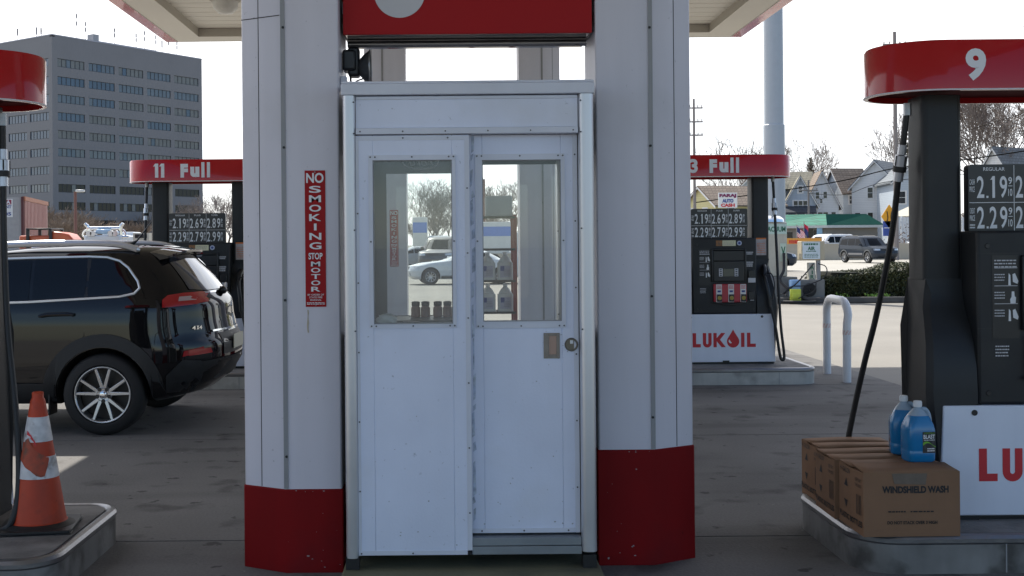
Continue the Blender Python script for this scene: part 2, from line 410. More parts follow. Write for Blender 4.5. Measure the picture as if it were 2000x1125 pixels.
# ---------------------------------------------------------------- columns
def marks(mb, n, x0, x1, z0, z1, y, seed, lo, hi, lean=0.3, m=None):
    "irregular little patches on the plane at depth y"
    q = random.Random(seed)
    for _ in range(n):
        cx, cz = q.uniform(x0, x1), q.uniform(z0, z1); r = q.uniform(lo, hi) * q.uniform(.4, 1); k = q.randrange(5, 8); a0 = q.uniform(0, 6)
        st = q.uniform(.35, 1.0)
        mb.add([(cx + r * math.cos(a0 + 6.283 * i / k) * q.uniform(.5, 1), y, cz + r * st * math.sin(a0 + 6.283 * i / k) * q.uniform(.5, 1)) for i in range(k)], [tuple(range(k))], m)
def column(xi, d, y0, band, label, seams=()):
    P = lambda e: [(xi - e * d, y0 - e), (xi + d * .258, y0 - e), (xi + d * (.465 + e), y0 + .12 - e * .5), (xi + d * (.465 + e), y0 + .33 + e * .5), (xi + d * .258, y0 + .42 + e), (xi - e * d, y0 + .42 + e)]
    t = thing('canopy_column', label, 'column', (xi + d * .23, y0 + .21, 0), 0, 'canopy columns')
    up = lambda u, v, z: (u, v, z)
    MB().prism(P(0), band - .02, CH + .14, up).build('cladding', clad, t, True, bevel=.008)
    MB().prism(P(.006), -.004, band, up).build('base_band', redband, t, True, bevel=.006)
    if y0 < 8:
        a, b = sorted((xi + d * .01, xi + d * .25)); m = MB()
        marks(m, 5, a, b, .02, .10, y0 - .0068, int(band * 100), .003, .012); marks(m, 5, a, b, .1, band - .03, y0 - .0068, int(band * 77), .002, .005); marks(m, 4, a, b, band - .012, band - .003, y0 - .0068, int(band * 55), .003, .009)
        m.build('paint_chip', mat('bare chipped metal', (.30, .27, .27), .7, var=.2, scale=60), t, True, smooth=0, fixn=False)
    m = MB(); xc = xi + d * .258
    z1 = CH + .1
    m.box(min(xc, xc - d * .012), max(xc, xc - d * .012), y0 - .003, y0 + .01, band + .002, z1)
    m.box(min(xc, xc + d * .008), max(xc, xc + d * .008), y0 - .0015, y0 + .012, band + .002, z1)
    for z in (band + .15, 1.25, 1.95, 2.5, 3.2): m.lathe([(.006, -.006), (.006, 0)], (xc - d * .005, y0 - .002, z), 8, 'Y', 1)
    m.build('seam_channel', [seam_grey, ink], t, True)
    m = MB()
    for f in (.58,):
        gx, gy = xc + d * .207 * f, y0 + .12 * f
        m.box(gx - .0017, gx + .0017, gy - .0015, gy + .003, band + .002, z1)
    for z in seams:
        a, b = (xc + d * .012, y0 + .006), (xi + d * .465, y0 + .12)
        m.quad((a[0], a[1] - .002, z), (b[0], b[1] - .002, z), (b[0], b[1] - .002, z + .004), (a[0], a[1] - .002, z + .004))
    m.build('panel_groove', ink, t, True)
    return t
column(-.4975, -1, 5.40, .383, 'white clad canopy column left of the booth doors, with a shallower red base', (2.556,))
column(.69, 1, 5.48, .537, 'white clad canopy column right of the booth doors, with a taller red base', ())
column(-.46, -1, 13.0, .4, 'distant canopy column seen through the left door window, with a no smoking sign', ())
column(.79, 1, 13.0, .5, 'distant plain canopy column seen through the right sliding door window', ())

# ---------------------------------------------------------------- no smoking signs
def no_smoking(cx, y, ztop, label, loc):
    w_, h_ = .094, .625
    t = thing('no_smoking_sign', label, 'sign', (cx, y, ztop - h_), 0, 'no smoking signs on columns')
    MB().box(cx - w_ / 2, cx + w_ / 2, y - .003, y, ztop - h_, ztop).build('sign_plate', redsign, t, True)
    m = MB(); yy = y - .0045; T = lambda f: ztop - h_ * f
    def L(s, f0, f1, ww, b=.028): text(m, s, (cx, yy, T((f0 + f1) / 2)), ww, h_ * (f1 - f0), bold=b)
    L('NO', .018, .092, .080)
    for i, ch in enumerate('SMOKING'): L(ch, .113 + .0690 * i, .164 + .0690 * i, .055 if ch != 'I' else .012, .02)
    L('STOP', .604, .652, .064)
    for i, ch in enumerate('MOTOR'): L(ch, .668 + .0462 * i, .703 + .0462 * i, .042, .02)
    for i, s in enumerate(('BY ORDER OF', 'STATE FIRE', 'MARSHAL')): L(s, .905 + .019 * i, .918 + .019 * i, (.075, .06, .052)[i], .005)
    lines(m, (cx, yy, T(.975)), .082, .012, 2, seed=3)
    m.build('lettering', white_letter, t, True, smooth=0, fixn=False)
    for f in (.012, .985): m = MB(); m.lathe([(.003, -.006), (.003, 0)], (cx, y - .001, T(f)), 8, 'Y'); m.build('screw', seam_grey, t, True)
p = at(615, 333, 5.40); no_smoking(p.x, 5.40, p.z, 'tall narrow red NO SMOKING STOP MOTOR sign on the near white column', 0)
p = at(766.5, 410, 13.0); no_smoking(-.60, 13.0, p.z, 'smaller looking NO SMOKING sign on the far column, seen through the booth window', 0)
m = MB(); p = at(600, 605, 5.399)
for i in range(7): m.quad((p.x + .002 * math.sin(i), 5.3985, p.z - .015 * i), (p.x + .006 + .002 * math.sin(i * 2), 5.3985, p.z - .015 * i), (p.x + .006 + .002 * math.sin(i * 2 + 2), 5.3985, p.z - .015 * (i + 1)), (p.x + .002 * math.sin(i + 1), 5.3985, p.z - .015 * (i + 1)))
tag(m.build('rust_stain', mat('pale rust drip', (.50, .43, .32), .7, var=.2, scale=20), base=(p.x, 5.3985, p.z - .1)), 'thin tan rust drip running down from the near no smoking sign', 'stain')

# ---------------------------------------------------------------- sign cabinet above the booth
sc_ = thing('sign_cabinet', 'red illuminated box sign with pale drop logo mounted between the columns above the booth', 'sign', (.096, 5.7, 2.485))
SX0, SX1 = -.484, .678
MB().box(SX0, SX1, 5.50, 5.93, 2.487, 3.3).build('cabinet_body', mat('dark cabinet sides', (.05, .03, .03), .4, var=.1), sc_, True)
MB().box(SX0 + .002, SX1 - .002, 5.478, 5.499, 2.479, 3.3).build('sign_face', redsign, sc_, True, bevel=.003)
m = MB(); px, pz, r_ = -.218, 2.674, .119
drop = [(px + r_ * math.cos(rad(a)), pz + r_ * math.sin(rad(a))) for a in range(145, 396, 5)]
drop += [(px + .03, pz + .2), (px, pz + .285), (px - .03, pz + .2)]
m.prism(drop, 5.4755, 5.478, lambda u, v, t: (u, t, v)); m.build('drop_logo', grey_letter, sc_, True)
m = MB()
for a, b in ((5.49, 5.66), (5.72, 5.92)): m.box(SX0 + .01, SX1 - .01, max(a, 5.502), b, 2.4835, 2.4865)
m.build('polished_soffit', mirror, sc_, True)
m = MB(); m.tube([(SX0 + .005, 5.69, 2.468), (SX1 - .005, 5.69, 2.468)], .016, 12); m.build('hanging_rail', steel, sc_, True)
# dark gap fillers: brackets that hold the cabinet to the columns
for x0, x1 in ((-.4965, SX0), (SX1, .689)):
    for z in (2.6, 2.95): m = MB(); m.box(x0, x1, 5.6, 5.8, z, z + .05); m.build('mounting_bracket', steel, sc_, True)

# horn speaker
sp_ = thing('horn_speaker', 'black horn loudspeaker bracketed to the left column above the booth roof', 'speaker', (-.45, 5.62, 2.33))
m = MB(); m.box(-.494, -.43, 5.56, 5.68, 2.325, 2.425); m.box(-.47, -.415, 5.575, 5.665, 2.30, 2.44); m.build('speaker_body', pumpblack, sp_, True, bevel=.012)
m = MB(); m.lathe([(.02, -.43), (.035, -.418), (.062, -.395), (.078, -.372), (.082, -.366), (.076, -.366), (.05, -.385), (.015, -.40)], (0, 5.61, 2.345), 24, 'X')
m.build('horn_shell', mat('dark grey horn', (.05, .053, .058), .4, var=.05), sp_, True)
m = MB(); m.tube([(-.366, 5.61 + .082 * math.cos(a), 2.345 + .082 * math.sin(a)) for a in [i * math.pi / 12 for i in range(25)]], .004, 6); m.build('rim', steel, sp_, True)
m = MB(); m.tube(bez([(-.46, 5.6, 2.31), (-.455, 5.58, 2.26), (-.45, 5.6, 2.215)]), .005, 6); m.tube(bez([(-.40, 5.6, 2.29), (-.43, 5.58, 2.275), (-.425, 5.58, 2.255), (-.40, 5.6, 2.215)]), .0035, 6)
m.build('cable', blackrub, sp_, True)
m = MB(); m.box(-.4965, -.47, 5.5, 5.56, 2.225, 2.29); m.build('junction_box', alu_white, sp_, True, bevel=.003)

# ---------------------------------------------------------------- booth
BX0, BX1, BY, BB = -.468, .652, 5.27, 6.42
bo = thing('attendant_booth', 'white metal attendant booth with two half glazed doors between the columns', 'booth', ((BX0 + BX1) / 2, (BY + BB) / 2, .05))
def panel(mb, x0, x1, z0, z1, y0, y1, hole=None, m=None):
    if hole is None: return mb.box(x0, x1, y0, y1, z0, z1, m)
    a, b, c, d = hole
    mb.box(x0, a, y0, y1, z0, z1, m); mb.box(b, x1, y0, y1, z0, z1, m); mb.box(a, b, y0, y1, z0, c, m); mb.box(a, b, y0, y1, d, z1, m)
def screws(mb, pts, y, m=1, r=.0038):
    for x, z in pts: mb.lathe([(r, -.0025), (r, .001)], (x, y, z), 7, 'Y', m)
def window_part(door, gx0, gx1, gz0, gz1, fx0, fx1, fz0, fz1, y, glassm):
    m = MB(); panel(m, fx0, fx1, fz0, fz1, y - .006, y, (gx0, gx1, gz0, gz1))
    m.box(gx0 - .006, gx1 + .006, y - .009, y - .006, gz1, gz1 + .004); m.box(gx0 - .006, gx1 + .006, y - .009, y - .006, gz0 - .004, gz0)
    cx, mz = (fx0 + fx1) / 2, (fz0 + fz1) / 2; e = .009
    screws(m, [(fx0 + e, fz0 + e), (fx1 - e, fz0 + e), (fx0 + e, fz1 - e), (fx1 - e, fz1 - e), (cx, fz1 - e), (cx, fz0 + e), (fx0 + e, mz), (fx1 - e, mz), (fx0 + .03, fz0 + e), (fx1 - .03, fz1 - e), (fx0 + .03, fz1 - e), (fx1 - .03, fz0 + e)], y - .006)
    m.build('window_frame', [alu_white, screwmat], door, True)
    m = MB(); panel(m, gx0 - .002, gx1 + .002, gz0 - .002, gz1 + .002, y + .002, y + .03, (gx0 + .004, gx1 - .004, gz0 + .004, gz1 - .004)); m.build('rubber_gasket', seam_grey, door, True)
    m = MB(); m.quad((gx0, y + .012, gz0), (gx1, y + .012, gz0), (gx1, y + .012, gz1), (gx0, y + .012, gz1)); m.build('pane', glassm, door, True, smooth=0)
# left leaf, fixed, in front
m = MB(); panel(m, -.412, .095, .112, 1.988, BY - .012, BY + .022, (-.336, .018, 1.145, 1.877))
dl = m.build('door', booth_white, bo, True, bevel=.003); dl['label'] = 'left door leaf, fixed in front of the sliding leaf'
window_part(dl, -.336, .018, 1.145, 1.877, -.355, .034, 1.128, 1.900, BY - .0125, dirty_haze_glass)
m = MB(); m.box(.074, .0955, BY - .0145, BY - .0122, .114, 1.985); m.box(-.411, .095, BY - .0145, BY - .0122, .114, .133); m.box(-.411, -.398, BY - .0145, BY - .0122, .135, 1.985); m.box(-.397, .073, BY - .0145, BY - .0122, 1.966, 1.985)
screws(m, [(-.40, .122), (-.17, .122), (.085, .122)] + [(.085, .3 + .29 * i) for i in range(6)] + [(-.404, .4 + .31 * i) for i in range(5)] + [(-.2, 1.976), (0, 1.976)], BY - .0145)
m.build('edge_trim', [alu_white, screwmat], dl, True)
# right leaf, sliding, behind
RY = BY + .045
m = MB(); panel(m, .085, .584, .195, 1.992, RY, RY + .03, (.154, .509, 1.149, 1.878))
dr = m.build('door', booth_white, bo, True, bevel=.003); dr['label'] = 'right sliding door leaf with pull plate and lock'
window_part(dr, .154, .509, 1.149, 1.878, .122, .527, 1.12, 1.905, RY - .0005, clear)
m = MB(); m.box(.097, .56, RY - .004, RY - .0005, .196, .216); m.box(.562, .583, RY - .006, RY - .0005, .196, 1.99)
screws(m, [(.14, .206), (.33, .206), (.53, .206)] + [(.572, .4 + .3 * i) for i in range(6)], RY - .006); m.build('edge_trim', [alu_white, screwmat], dr, True)
p0, p1 = at(1062, 700, RY), at(1093, 650, RY)
brass = mat('worn brass plate', (.27, .235, .20), .5, metal=.4, var=.15, scale=20)
m = MB(); hx = (p0.x + p1.x) / 2; panel(m, p0.x, p1.x, p0.z, p1.z, RY - .005, RY - .001, (hx - .017 + .004, hx + .017 + .004, p0.z + .018, p1.z - .014))
screws(m, [(p0.x + .006, p0.z + .007), (p1.x - .006, p0.z + .007), (p0.x + .006, p1.z - .007), (p1.x - .006, p1.z - .007)], RY - .005, 1, .003)
hp = m.build('pull_handle', [brass, steel], dr, True, bevel=.001)
m = MB(); m.box(hx - .012, hx + .021, RY - .0018, RY - .0006, p0.z + .018, p1.z - .014); m.build('recess', mat('copper recess', (.42, .28, .22), .45, metal=.3, var=.1), dr, True)
p = at(1118, 673, RY - .005)
m = MB(); m.lathe([(.030, .004), (.031, -.004), (.027, -.010), (.022, -.010), (.021, -.004), (.001, -.004)], (p.x - .004, RY - .001, p.z), 24, 'Y'); lk = m.build('lock', mat('dark bronze lock', (.16, .145, .12), .35, metal=.8, var=.1), dr, True)
m = MB(); m.box(p.x - .011, p.x + .003, RY - .014, RY - .005, p.z + .004, p.z + .020); m.build('key_cap', white_letter, dr, True, bevel=.002)
grime = mat('grey door grime', (.42, .43, .46), .6, var=.25, scale=50); m = MB(); marks(m, 16, .13, .55, .24, 1.1, RY - .0007, 5, .0015, .006); marks(m, 14, .40, .56, .95, 1.12, RY - .0007, 8, .0015, .007); marks(m, 8, .13, .55, .22, .34, RY - .0007, 9, .002, .008); m.build('grime_mark', grime, dr, True, smooth=0, fixn=False)
m = MB(); marks(m, 18, -.39, .06, .15, 1.1, BY - .0126, 15, .0015, .006); marks(m, 10, -.39, .06, .14, .26, BY - .0126, 18, .002, .008); m.build('grime_mark', grime, dl, True, smooth=0, fixn=False)
m = MB(); q = random.Random(3); z = .25
while z < 1.93:
    h_ = q.uniform(.03, .16); x0 = .0985 + q.uniform(0, .008)
    m.quad((x0, RY - .0008, z), (x0 + q.uniform(.006, .016), RY - .0008, z + .01), (x0 + q.uniform(.005, .015), RY - .0008, z + h_), (x0, RY - .0008, z + h_ - .01)); z += h_ * q.uniform(.8, 1.5)
m.build('paint_smear', mat('blue sealant smears', (.44, .50, .62), .6, var=.4, scale=30, col2=(.56, .61, .68), f2=.45, s2=18), dr, True, smooth=0)
# tracks, header, cap, posts
m = MB(); m.box(.096, .584, BY - .008, BY + .09, .150, .186); m.box(-.41, .584, BY + .024, BY + .1, .112, .15); m.box(.096, .584, BY - .014, BY - .009, .112, .149)
m.build('door_track', mat('weathered track metal', (.28, .30, .32), .5, metal=.6, var=.15), bo, True, bevel=.004)
m = MB(); m.box(.570, .60, RY + .031, RY + .05, .19, 2.0); m.build('door_jamb', seam_grey, bo, True)
m = MB(); m.box(-.409, .582, BY - .006, BY + .1, 2.022, 2.163); m.build('header_panel', booth_white, bo, True)
m = MB(); m.box(-.409, .582, BY - .022, BY + .04, 1.993, 2.020); m.box(-.409, .582, BY - .010, BY - .0065, 2.148, 2.162)
screws(m, [(-.39 + .19 * i, 2.005) for i in range(6)], BY - .022); m.build('header_trim', [alu_white, screwmat], bo, True, bevel=.003)
m = MB(); m.box(BX0 - .006, BX1 + .004, BY - .028, BB + .02, 2.168, 2.218); m.box(BX0 - .004, BX1 + .002, BY - .02, BB + .01, 2.2185, 2.23); m.build('roof_cap', alu_white, bo, True, bevel=.004)
def post(x0, x1, y0, z0, z1):
    m = MB(); m.prism(rrect(x0, x1, y0, y0 + .08, .026, 6), z0, z1, lambda u, v, t: (u, v, t))
    cx = x0 + .007 if x0 > 0 else x1 - .007
    screws(m, [(cx, z) for z in (z1 - .03, z1 - .17, z1 - .6, z1 - 1.05)], y0 + .006)
    m.build('corner_post', [alu, screwmat], bo, True)
post(BX0, -.4105, BY - .032, .104, 2.166); post(.5855, BX1, BY - .032, .125, 2.166)
post(BX0, -.4105, BB - .05, .104, 2.166); post(.5855, BX1, BB - .05, .104, 2.166)
for x, y in ((-.44, BY), (.618, BY), (-.44, BB - .04), (.618, BB - .04)): m = MB(); m.box(x - .03, x + .03, y - .02, y + .05, .052, .11); m.build('foot', blackrub, bo, True)
m = MB()
for x in (BX0 + .004, BX1 - .024):
    P = (x, x + .02)
    y0, y1 = BY + .05, BB - .06
    m.box(*P, y0, y1, .11, 1.1); m.box(*P, y0, y1, 1.92, 2.165); m.box(*P, y0, y0 + .12, 1.1, 1.92); m.box(*P, y1 - .12, y1, 1.1, 1.92)
panel(m, BX0 + .03, .075, .11, 2.165, BB - .03, BB - .01, (-.335, .045, 1.115, 1.885))
panel(m, .076, BX1 - .03, .11, 2.165, BB - .03, BB - .01, (.10, .61, 1.0, 1.93))
m.build('wall', mat('grey booth lining', (.13, .145, .14), .6, var=.1, scale=4), bo, True)
m = MB(); m.quad((-.335, BB - .02, 1.115), (.045, BB - .02, 1.115), (.045, BB - .02, 1.885), (-.335, BB - .02, 1.885)); m.quad((.10, BB - .02, 1.0), (.61, BB - .02, 1.0), (.61, BB - .02, 1.93), (.10, BB - .02, 1.93))
m.build('back_glazing', clear, bo, True, smooth=0)
m = MB(); m.box(BX0 + .03, BX1 - .03, BY + .09, BB - .03, .11, .14); m.build('floor_panel', mat('booth floor', (.12, .12, .12), .8), bo, True)
m = MB(); m.box(BX0 + .03, .07, BB - .40, BB - .035, 1.075, 1.112); m.build('counter', mat('dark counter', (.07, .075, .07), .4), bo, True, bevel=.004)
m = MB(); m.box(BX0 + .026, .09, BY + .03, BY + .14, 1.11, 1.135); m.build('sill_shelf', mat('grey sill', (.2, .21, .21), .5), bo, True, bevel=.003)

# things inside the booth
def lump(mb, c, rx, ry, rz_, seed, n=14, k=8, rough=.25):
    q = random.Random(seed); vs_, fs_ = [], []
    for i in range(k + 1):
        th = math.pi * i / k
        for j in range(n):
            a = 2 * math.pi * j / n; f = 1 + q.uniform(-rough, rough)
            vs_.append((c[0] + rx * f * math.sin(th) * math.cos(a), c[1] + ry * f * math.sin(th) * math.sin(a), c[2] + rz_ * f * math.cos(th)))
    for i in range(k):
        for j in range(n): fs_.append((i * n + j, i * n + (j + 1) % n, (i + 1) * n + (j + 1) % n, (i + 1) * n + j))
    return mb.add(vs_, fs_)
p = at(756, 626, BY + .09); m = MB(); lump(m, (p.x, p.y, 1.158), .048, .035, .026, 4); tag(m.build('plastic_bag', mat('thin white plastic', (.68, .70, .70), .35, var=.05), smooth=60, base=(p.x, p.y, 1.135)), 'crumpled white plastic bag on the sill inside the left window', 'bag')
p = at(806, 630, BY + .09); m = MB(); m.box(p.x - .05, p.x + .05, p.y - .02, p.y + .02, 1.1355, 1.143); m.box(p.x - .045, p.x + .03, p.y - .012, p.y + .015, 1.1435, 1.15); tag(m.build('clipboard', mat('dark clipboard', (.05, .05, .05), .4), base=(p.x, p.y, 1.1355), bevel=.002), 'dark flat clipboard lying on the sill inside the left window', 'clipboard')
oc = at(822, 316, 6.2)
ov = thing('oval_sign', 'dark oval sign with looping pale script hanging inside the booth window', 'sign', oc)
E = lambda r1, r2: [(oc.x + r1 * math.cos(i * math.pi / 20), oc.z + r2 * math.sin(i * math.pi / 20)) for i in range(40)]
m = MB(); m.prism(E(.1, .042), 6.19, 6.2, lambda u, v, t: (u, t, v)); m.build('oval_plate', mat('dark oval plate', (.03, .045, .05), .3), ov, True)
m = MB(); m.tube([(u, 6.188, v) for u, v in E(.094, .037)] + [(oc.x + .094, 6.188, oc.z)], .003, 6); m.build('rim', grey_letter, ov, True)
m = MB(); text(m, 'Ford', (oc.x, 6.187, oc.z), .12, .045, right=(-1, 0, 0), bold=.01, shear=.25); m.build('script', grey_letter, ov, True, smooth=0, fixn=False)
m = MB()
for dx in (-.07, .07): m.tube([(oc.x + dx, 6.195, oc.z + .03), (oc.x + dx, 6.195, 2.166)], .0015, 5)
m.build('hanging_wire', steel, ov, True)

# platform under the booth
pl = thing('booth_platform', 'low olive stained concrete plinth under the attendant booth', 'platform', (.095, 5.7, 0))
m = MB(); m.box(-.485, .672, 4.86, 6.5, -.003, .05); m.build('slab', mat('olive stained slab', (.17, .165, .10), .8, var=.2, scale=3, bump=.2, bscale=60, col2=(.10, .10, .07), f2=.5, s2=2.5), pl, True, bevel=.012)

# ---------------------------------------------------------------- pump islands
def island(x0, x1, y0, y1, h, r, label, side):
    t = thing('pump_island', label, 'kerb', ((x0 + x1) / 2, (y0 + y1) / 2, 0), 0, 'pump islands')
    o = rrect(x0, x1, y0, y1, r, 8); i_ = rrect(x0 + .05, x1 - .05, y0 + .05, y1 - .05, max(.02, r - .05), 8)
    up = lambda u, v, z: (u, v, z)
    MB().prism(o, -.004, h - .03, up).build('kerb_side', side, t, True)
    MB().prism(i_, h - .06, h, up).build('top_slab', islandtop, t, True)
    m = MB(); i2 = rrect(x0 + .02, x1 - .02, y0 + .02, y1 - .02, r - .02, 8); m.tube([(u, v, h - .022) for u, v in i2 + i2[:1]], .028, 10); m.build('bullnose_rim', steel, t, True)
    m = MB()
    for f in (.31, .78): m.box(x0 + (x1 - x0) * f, x0 + (x1 - x0) * f + .006, y0 - .002, y0 + .01, .004, h - .035)
    m.build('joint_strip', seam_grey, t, True)
island(-3.9, -1.70, 4.99, 6.12, .17, .17, 'pump island with dull steel rim under the traffic cone', islandside)
island(1.835, 3.95, 5.29, 6.32, .17, .2, 'pump island with dull steel rim under the cardboard cartons', islandside)
island(-3.85, -1.75, 12.35, 13.7, .17, .2, 'far pump island behind the black car', kerbwhite)
island(1.95, 3.87, 12.33, 13.7, .17, .2, 'far pump island with stained white kerb beside the hoop bollard', kerbwhite)

# ---------------------------------------------------------------- pumps
def pump(X, Y, number, label, hoses, nozzles):
    t = thing('fuel_pump', label, 'fuel pump', (X, Y, .17), 0, 'red topped fuel pumps')
    fr = lambda u, v, tt: (u, tt, v)
    m = MB(); m.box(-.5, .5, -.225, .2, 0, .022); m.build('kick_plate', pumpblack, t)
    for y0, y1, nm in ((-.25, -.2, 0), (.16, .2, 1)):
        m = MB(); m.prism([(-.545, .022), (.545, .022), (.52, .543), (-.52, .543)], y0, y1, fr)
        lp = m.build('lower_panel', pumpwhite, t, bevel=.006)
        if nm == 0:
            m = MB(); yy = -.2515; z0, h_ = .185, .155; zc = z0 + h_ / 2; S = .356 / .5
            def B(x0, x1, za, zb): m.quad((x0, yy, za), (x1, yy, za), (x1, yy, zb), (x0, yy, zb))
            # heavy block capitals: L U K drop I L
            B(-.356, -.318, z0, z0 + h_); B(-.318, -.268, z0, z0 + .036)
            n = 12; a = [( -.197 + .0475 * math.cos(rad(180 + 180 * i / n)), z0 + .0475 + .0475 * math.sin(rad(180 + 180 * i / n)) - .002) for i in range(n + 1)]; b = [(-.197 + .0115 * math.cos(rad(180 + 180 * i / n)), z0 + .0475 + .0115 * math.sin(rad(180 + 180 * i / n)) - .002) for i in range(n + 1)]
            for i in range(n): m.quad(*[(q[0], yy, q[1]) for q in (a[i], a[i + 1], b[i + 1], b[i])])
            B(-.2445, -.2085, z0 + .0455, z0 + h_); B(-.1855, -.1495, z0 + .0455, z0 + h_)
            B(-.13, -.094, z0, z0 + h_)
            m.add([(x, yy, z) for x, z in ((-.094, zc - .012), (-.094, zc + .022), (-.045, z0 + h_), (.0, z0 + h_), (-.058, zc + .004), (.004, z0), (-.042, z0))], [(0, 4, 3, 2, 1), (0, 6, 5, 4)])
            dc, dr_ = .084, .067
            dp = [(dc + dr_ * math.cos(rad(q)), z0 + .062 + dr_ * math.sin(rad(q))) for q in range(150, 391, 8)] + [(dc + .02, z0 + .155), (dc, z0 + .192), (dc - .02, z0 + .155)]
            m.add([(x, yy, z) for x, z in dp], [tuple(range(len(dp)))])
            B(.17, .207, z0, z0 + h_); B(.235, .272, z0, z0 + h_); B(.272, .33, z0, z0 + .036)
            m.build('lettering', redink, lp, smooth=0, fixn=False)
            m = MB(); m.add([(dc - .05 + .012 * q, yy - .0006, z0 + .06 - .02 * math.sin(q * .8) - (0 if q < 4 else .008)) for q in range(0, 4)] + [(dc - .044, yy - .0006, z0 + .085)], [(0, 1, 2, 3, 4)]); m.build('drop_highlight', white_letter, lp, smooth=0, fixn=False)
            m = MB(); m.lathe([(.014, -.004), (.014, .002)], (-.375, -.25, .51), 14, 'Y'); m.lathe([(.014, -.004), (.014, .002)], (.40, -.25, .515), 14, 'Y'); m.box(-.03, .04, -.262, -.2505, .022, .04); m.build('panel_lock', pumpblack, lp)
    # side cheeks with nozzle boots
    for s in (-1, 1):
        prof = [(-.238, .0), (-.238, .60), (-.228, .72), (-.2, .83), (-.15, .93), (-.105, 1.0), (-.08, 1.07), (-.075, 1.14), (.15, 1.14), (.17, .9), (.18, 0)]
        def ox(z): return .53 + .06 * max(0, math.sin(math.pi * min(1, max(0, (z + .05) / 1.12)))) ** .8
        vs_ = [(s * .352, y, z) for y, z in prof] + [(s * (ox(z) - .025), y, z) if i in (0, 1, 2, 3, 4, 5, 6) else (s * ox(z), y, z) for i, (y, z) in enumerate(prof)]
        k = len(prof); m = MB()
        mid = [(s * ox(z), y + .03 if i < 7 else y, z) for i, (y, z) in enumerate(prof)]
        vs_ += mid
        fs_ = [tuple(range(k))] + [(i, (i + 1) % k, k + (i + 1) % k, k + i) for i in range(k)] + [(k + i, k + (i + 1) % k, 2 * k + (i + 1) % k, 2 * k + i) for i in range(k)] + [tuple(2 * k + i for i in range(k))]
        m.add(vs_, fs_); m.build('side_cheek', pumpdark, t, smooth=40)
        m = MB(); m.prism(rrect(*sorted((s * .345, s * .535)), -.072, .14, .03, 5), 1.135, 2.04, lambda u, v, z: (u, v, z)); m.box(*sorted((s * .353, s * .356)), -.0735, -.07, 1.14, 2.04)
        m.build('pillar', pumpdark, t, bevel=.003)
    # console
    m = MB(); m.box(-.349, .349, -.236, .16, .546, 1.372); m.build('console', pumpdark, t, bevel=.014)
    m = MB(); m.quad((-.28, -.2375, .86), (-.15, -.2375, .86), (-.15, -.2375, 1.255), (-.28, -.2375, 1.255)); m.build('instruction_panel', pumpblack, t, smooth=0)
    m = MB(); yy = -.239
    lines(m, (-.215, yy, 1.215), .11, .045, 3, seed=1, fill=.4)
    for i in range(3):
        z = 1.15 - .085 * i; lines(m, (-.245, yy, z), .05, .04, 3, seed=5 + i, fill=.4); m.quad((-.27, yy, z + .043), (-.16, yy, z + .043), (-.16, yy, z + .046), (-.27, yy, z + .046))
    lines(m, (-.235, yy, .80), .065, .06, 4, seed=9, fill=.4)
    lines(m, (.275, yy, 1.205), .075, .035, 2, seed=11, fill=.75); lines(m, (.275, yy, 1.085), .075, .06, 3, seed=12, fill=.75)
    m.build('small_print', grey_letter, t, smooth=0, fixn=False)
    for i in range(3):
        m = MB(); z = 1.14 - .085 * i; x = -.182
        if i == 1: m.add([(x + a, yy, z + b) for a, b in ((-.012, -.03), (.012, -.03), (.014, .0), (.008, .004), (.006, .028), (-.006, .028), (-.007, .002), (-.014, -.01))], [tuple(range(8))])
        else:
            m.add([(x + a, yy, z + b) for a, b in ((-.022, -.028), (-.01, -.028), (-.012, .02), (-.02, .03))], [(0, 1, 2, 3)])
            m.add([(x + a, yy, z + b) for a, b in ((0, -.012), (.022, -.022), (.026, -.008), (.01, .03), (-.002, .024))], [(0, 1, 2, 3, 4)])
        m.build('hand_pictogram', white_letter, t, smooth=0, fixn=False)
    m = MB(); panel(m, -.145, .235, .90, 1.255, -.262, -.2365, (-.125, .215, 1.12, 1.235)); m.box(-.125, .215, -.25, -.2365, 1.12, 1.235); m.build('display_bezel', pumpblack, t, bevel=.008)
    m = MB(); m.box(-.02, .095, -.2655, -.2625, .955, 1.035); m.build('display', mat('olive lcd', (.10, .105, .08), .25, var=.05), t)
    m = MB(); m.box(-.066, -.026, -.2655, -.2625, .955, 1.04); m.box(.103, .143, -.2655, -.2625, .955, 1.04); kb = m.build('button_label', grey_letter, t)
    m = MB()
    for i in range(4): m.quad(*[(x, -.2665, z) for x, z in ((-.058, .962 + .02 * i), (-.036, .962 + .02 * i), (-.036, .972 + .02 * i), (-.058, .972 + .02 * i))]); m.quad(*[(x, -.2665, z) for x, z in ((.112, .962 + .02 * i), (.134, .962 + .02 * i), (.134, .972 + .02 * i), (.112, .972 + .02 * i))])
    m.build('button_mark', ink, kb, smooth=0, fixn=False)
    # grade selector
    m = MB(); m.box(-.125, .235, -.262, -.2365, .672, .872); gs = m.build('grade_panel', mat('red grade panel', (.42, .02, .04), .3, var=.05), t, bevel=.01)
    m = MB(); m.tube(bez([(-.14, -.258, .675), (.05, -.268, .648), (.25, -.258, .675)]), .008, 6); m.build('lip', pumpblack, gs)
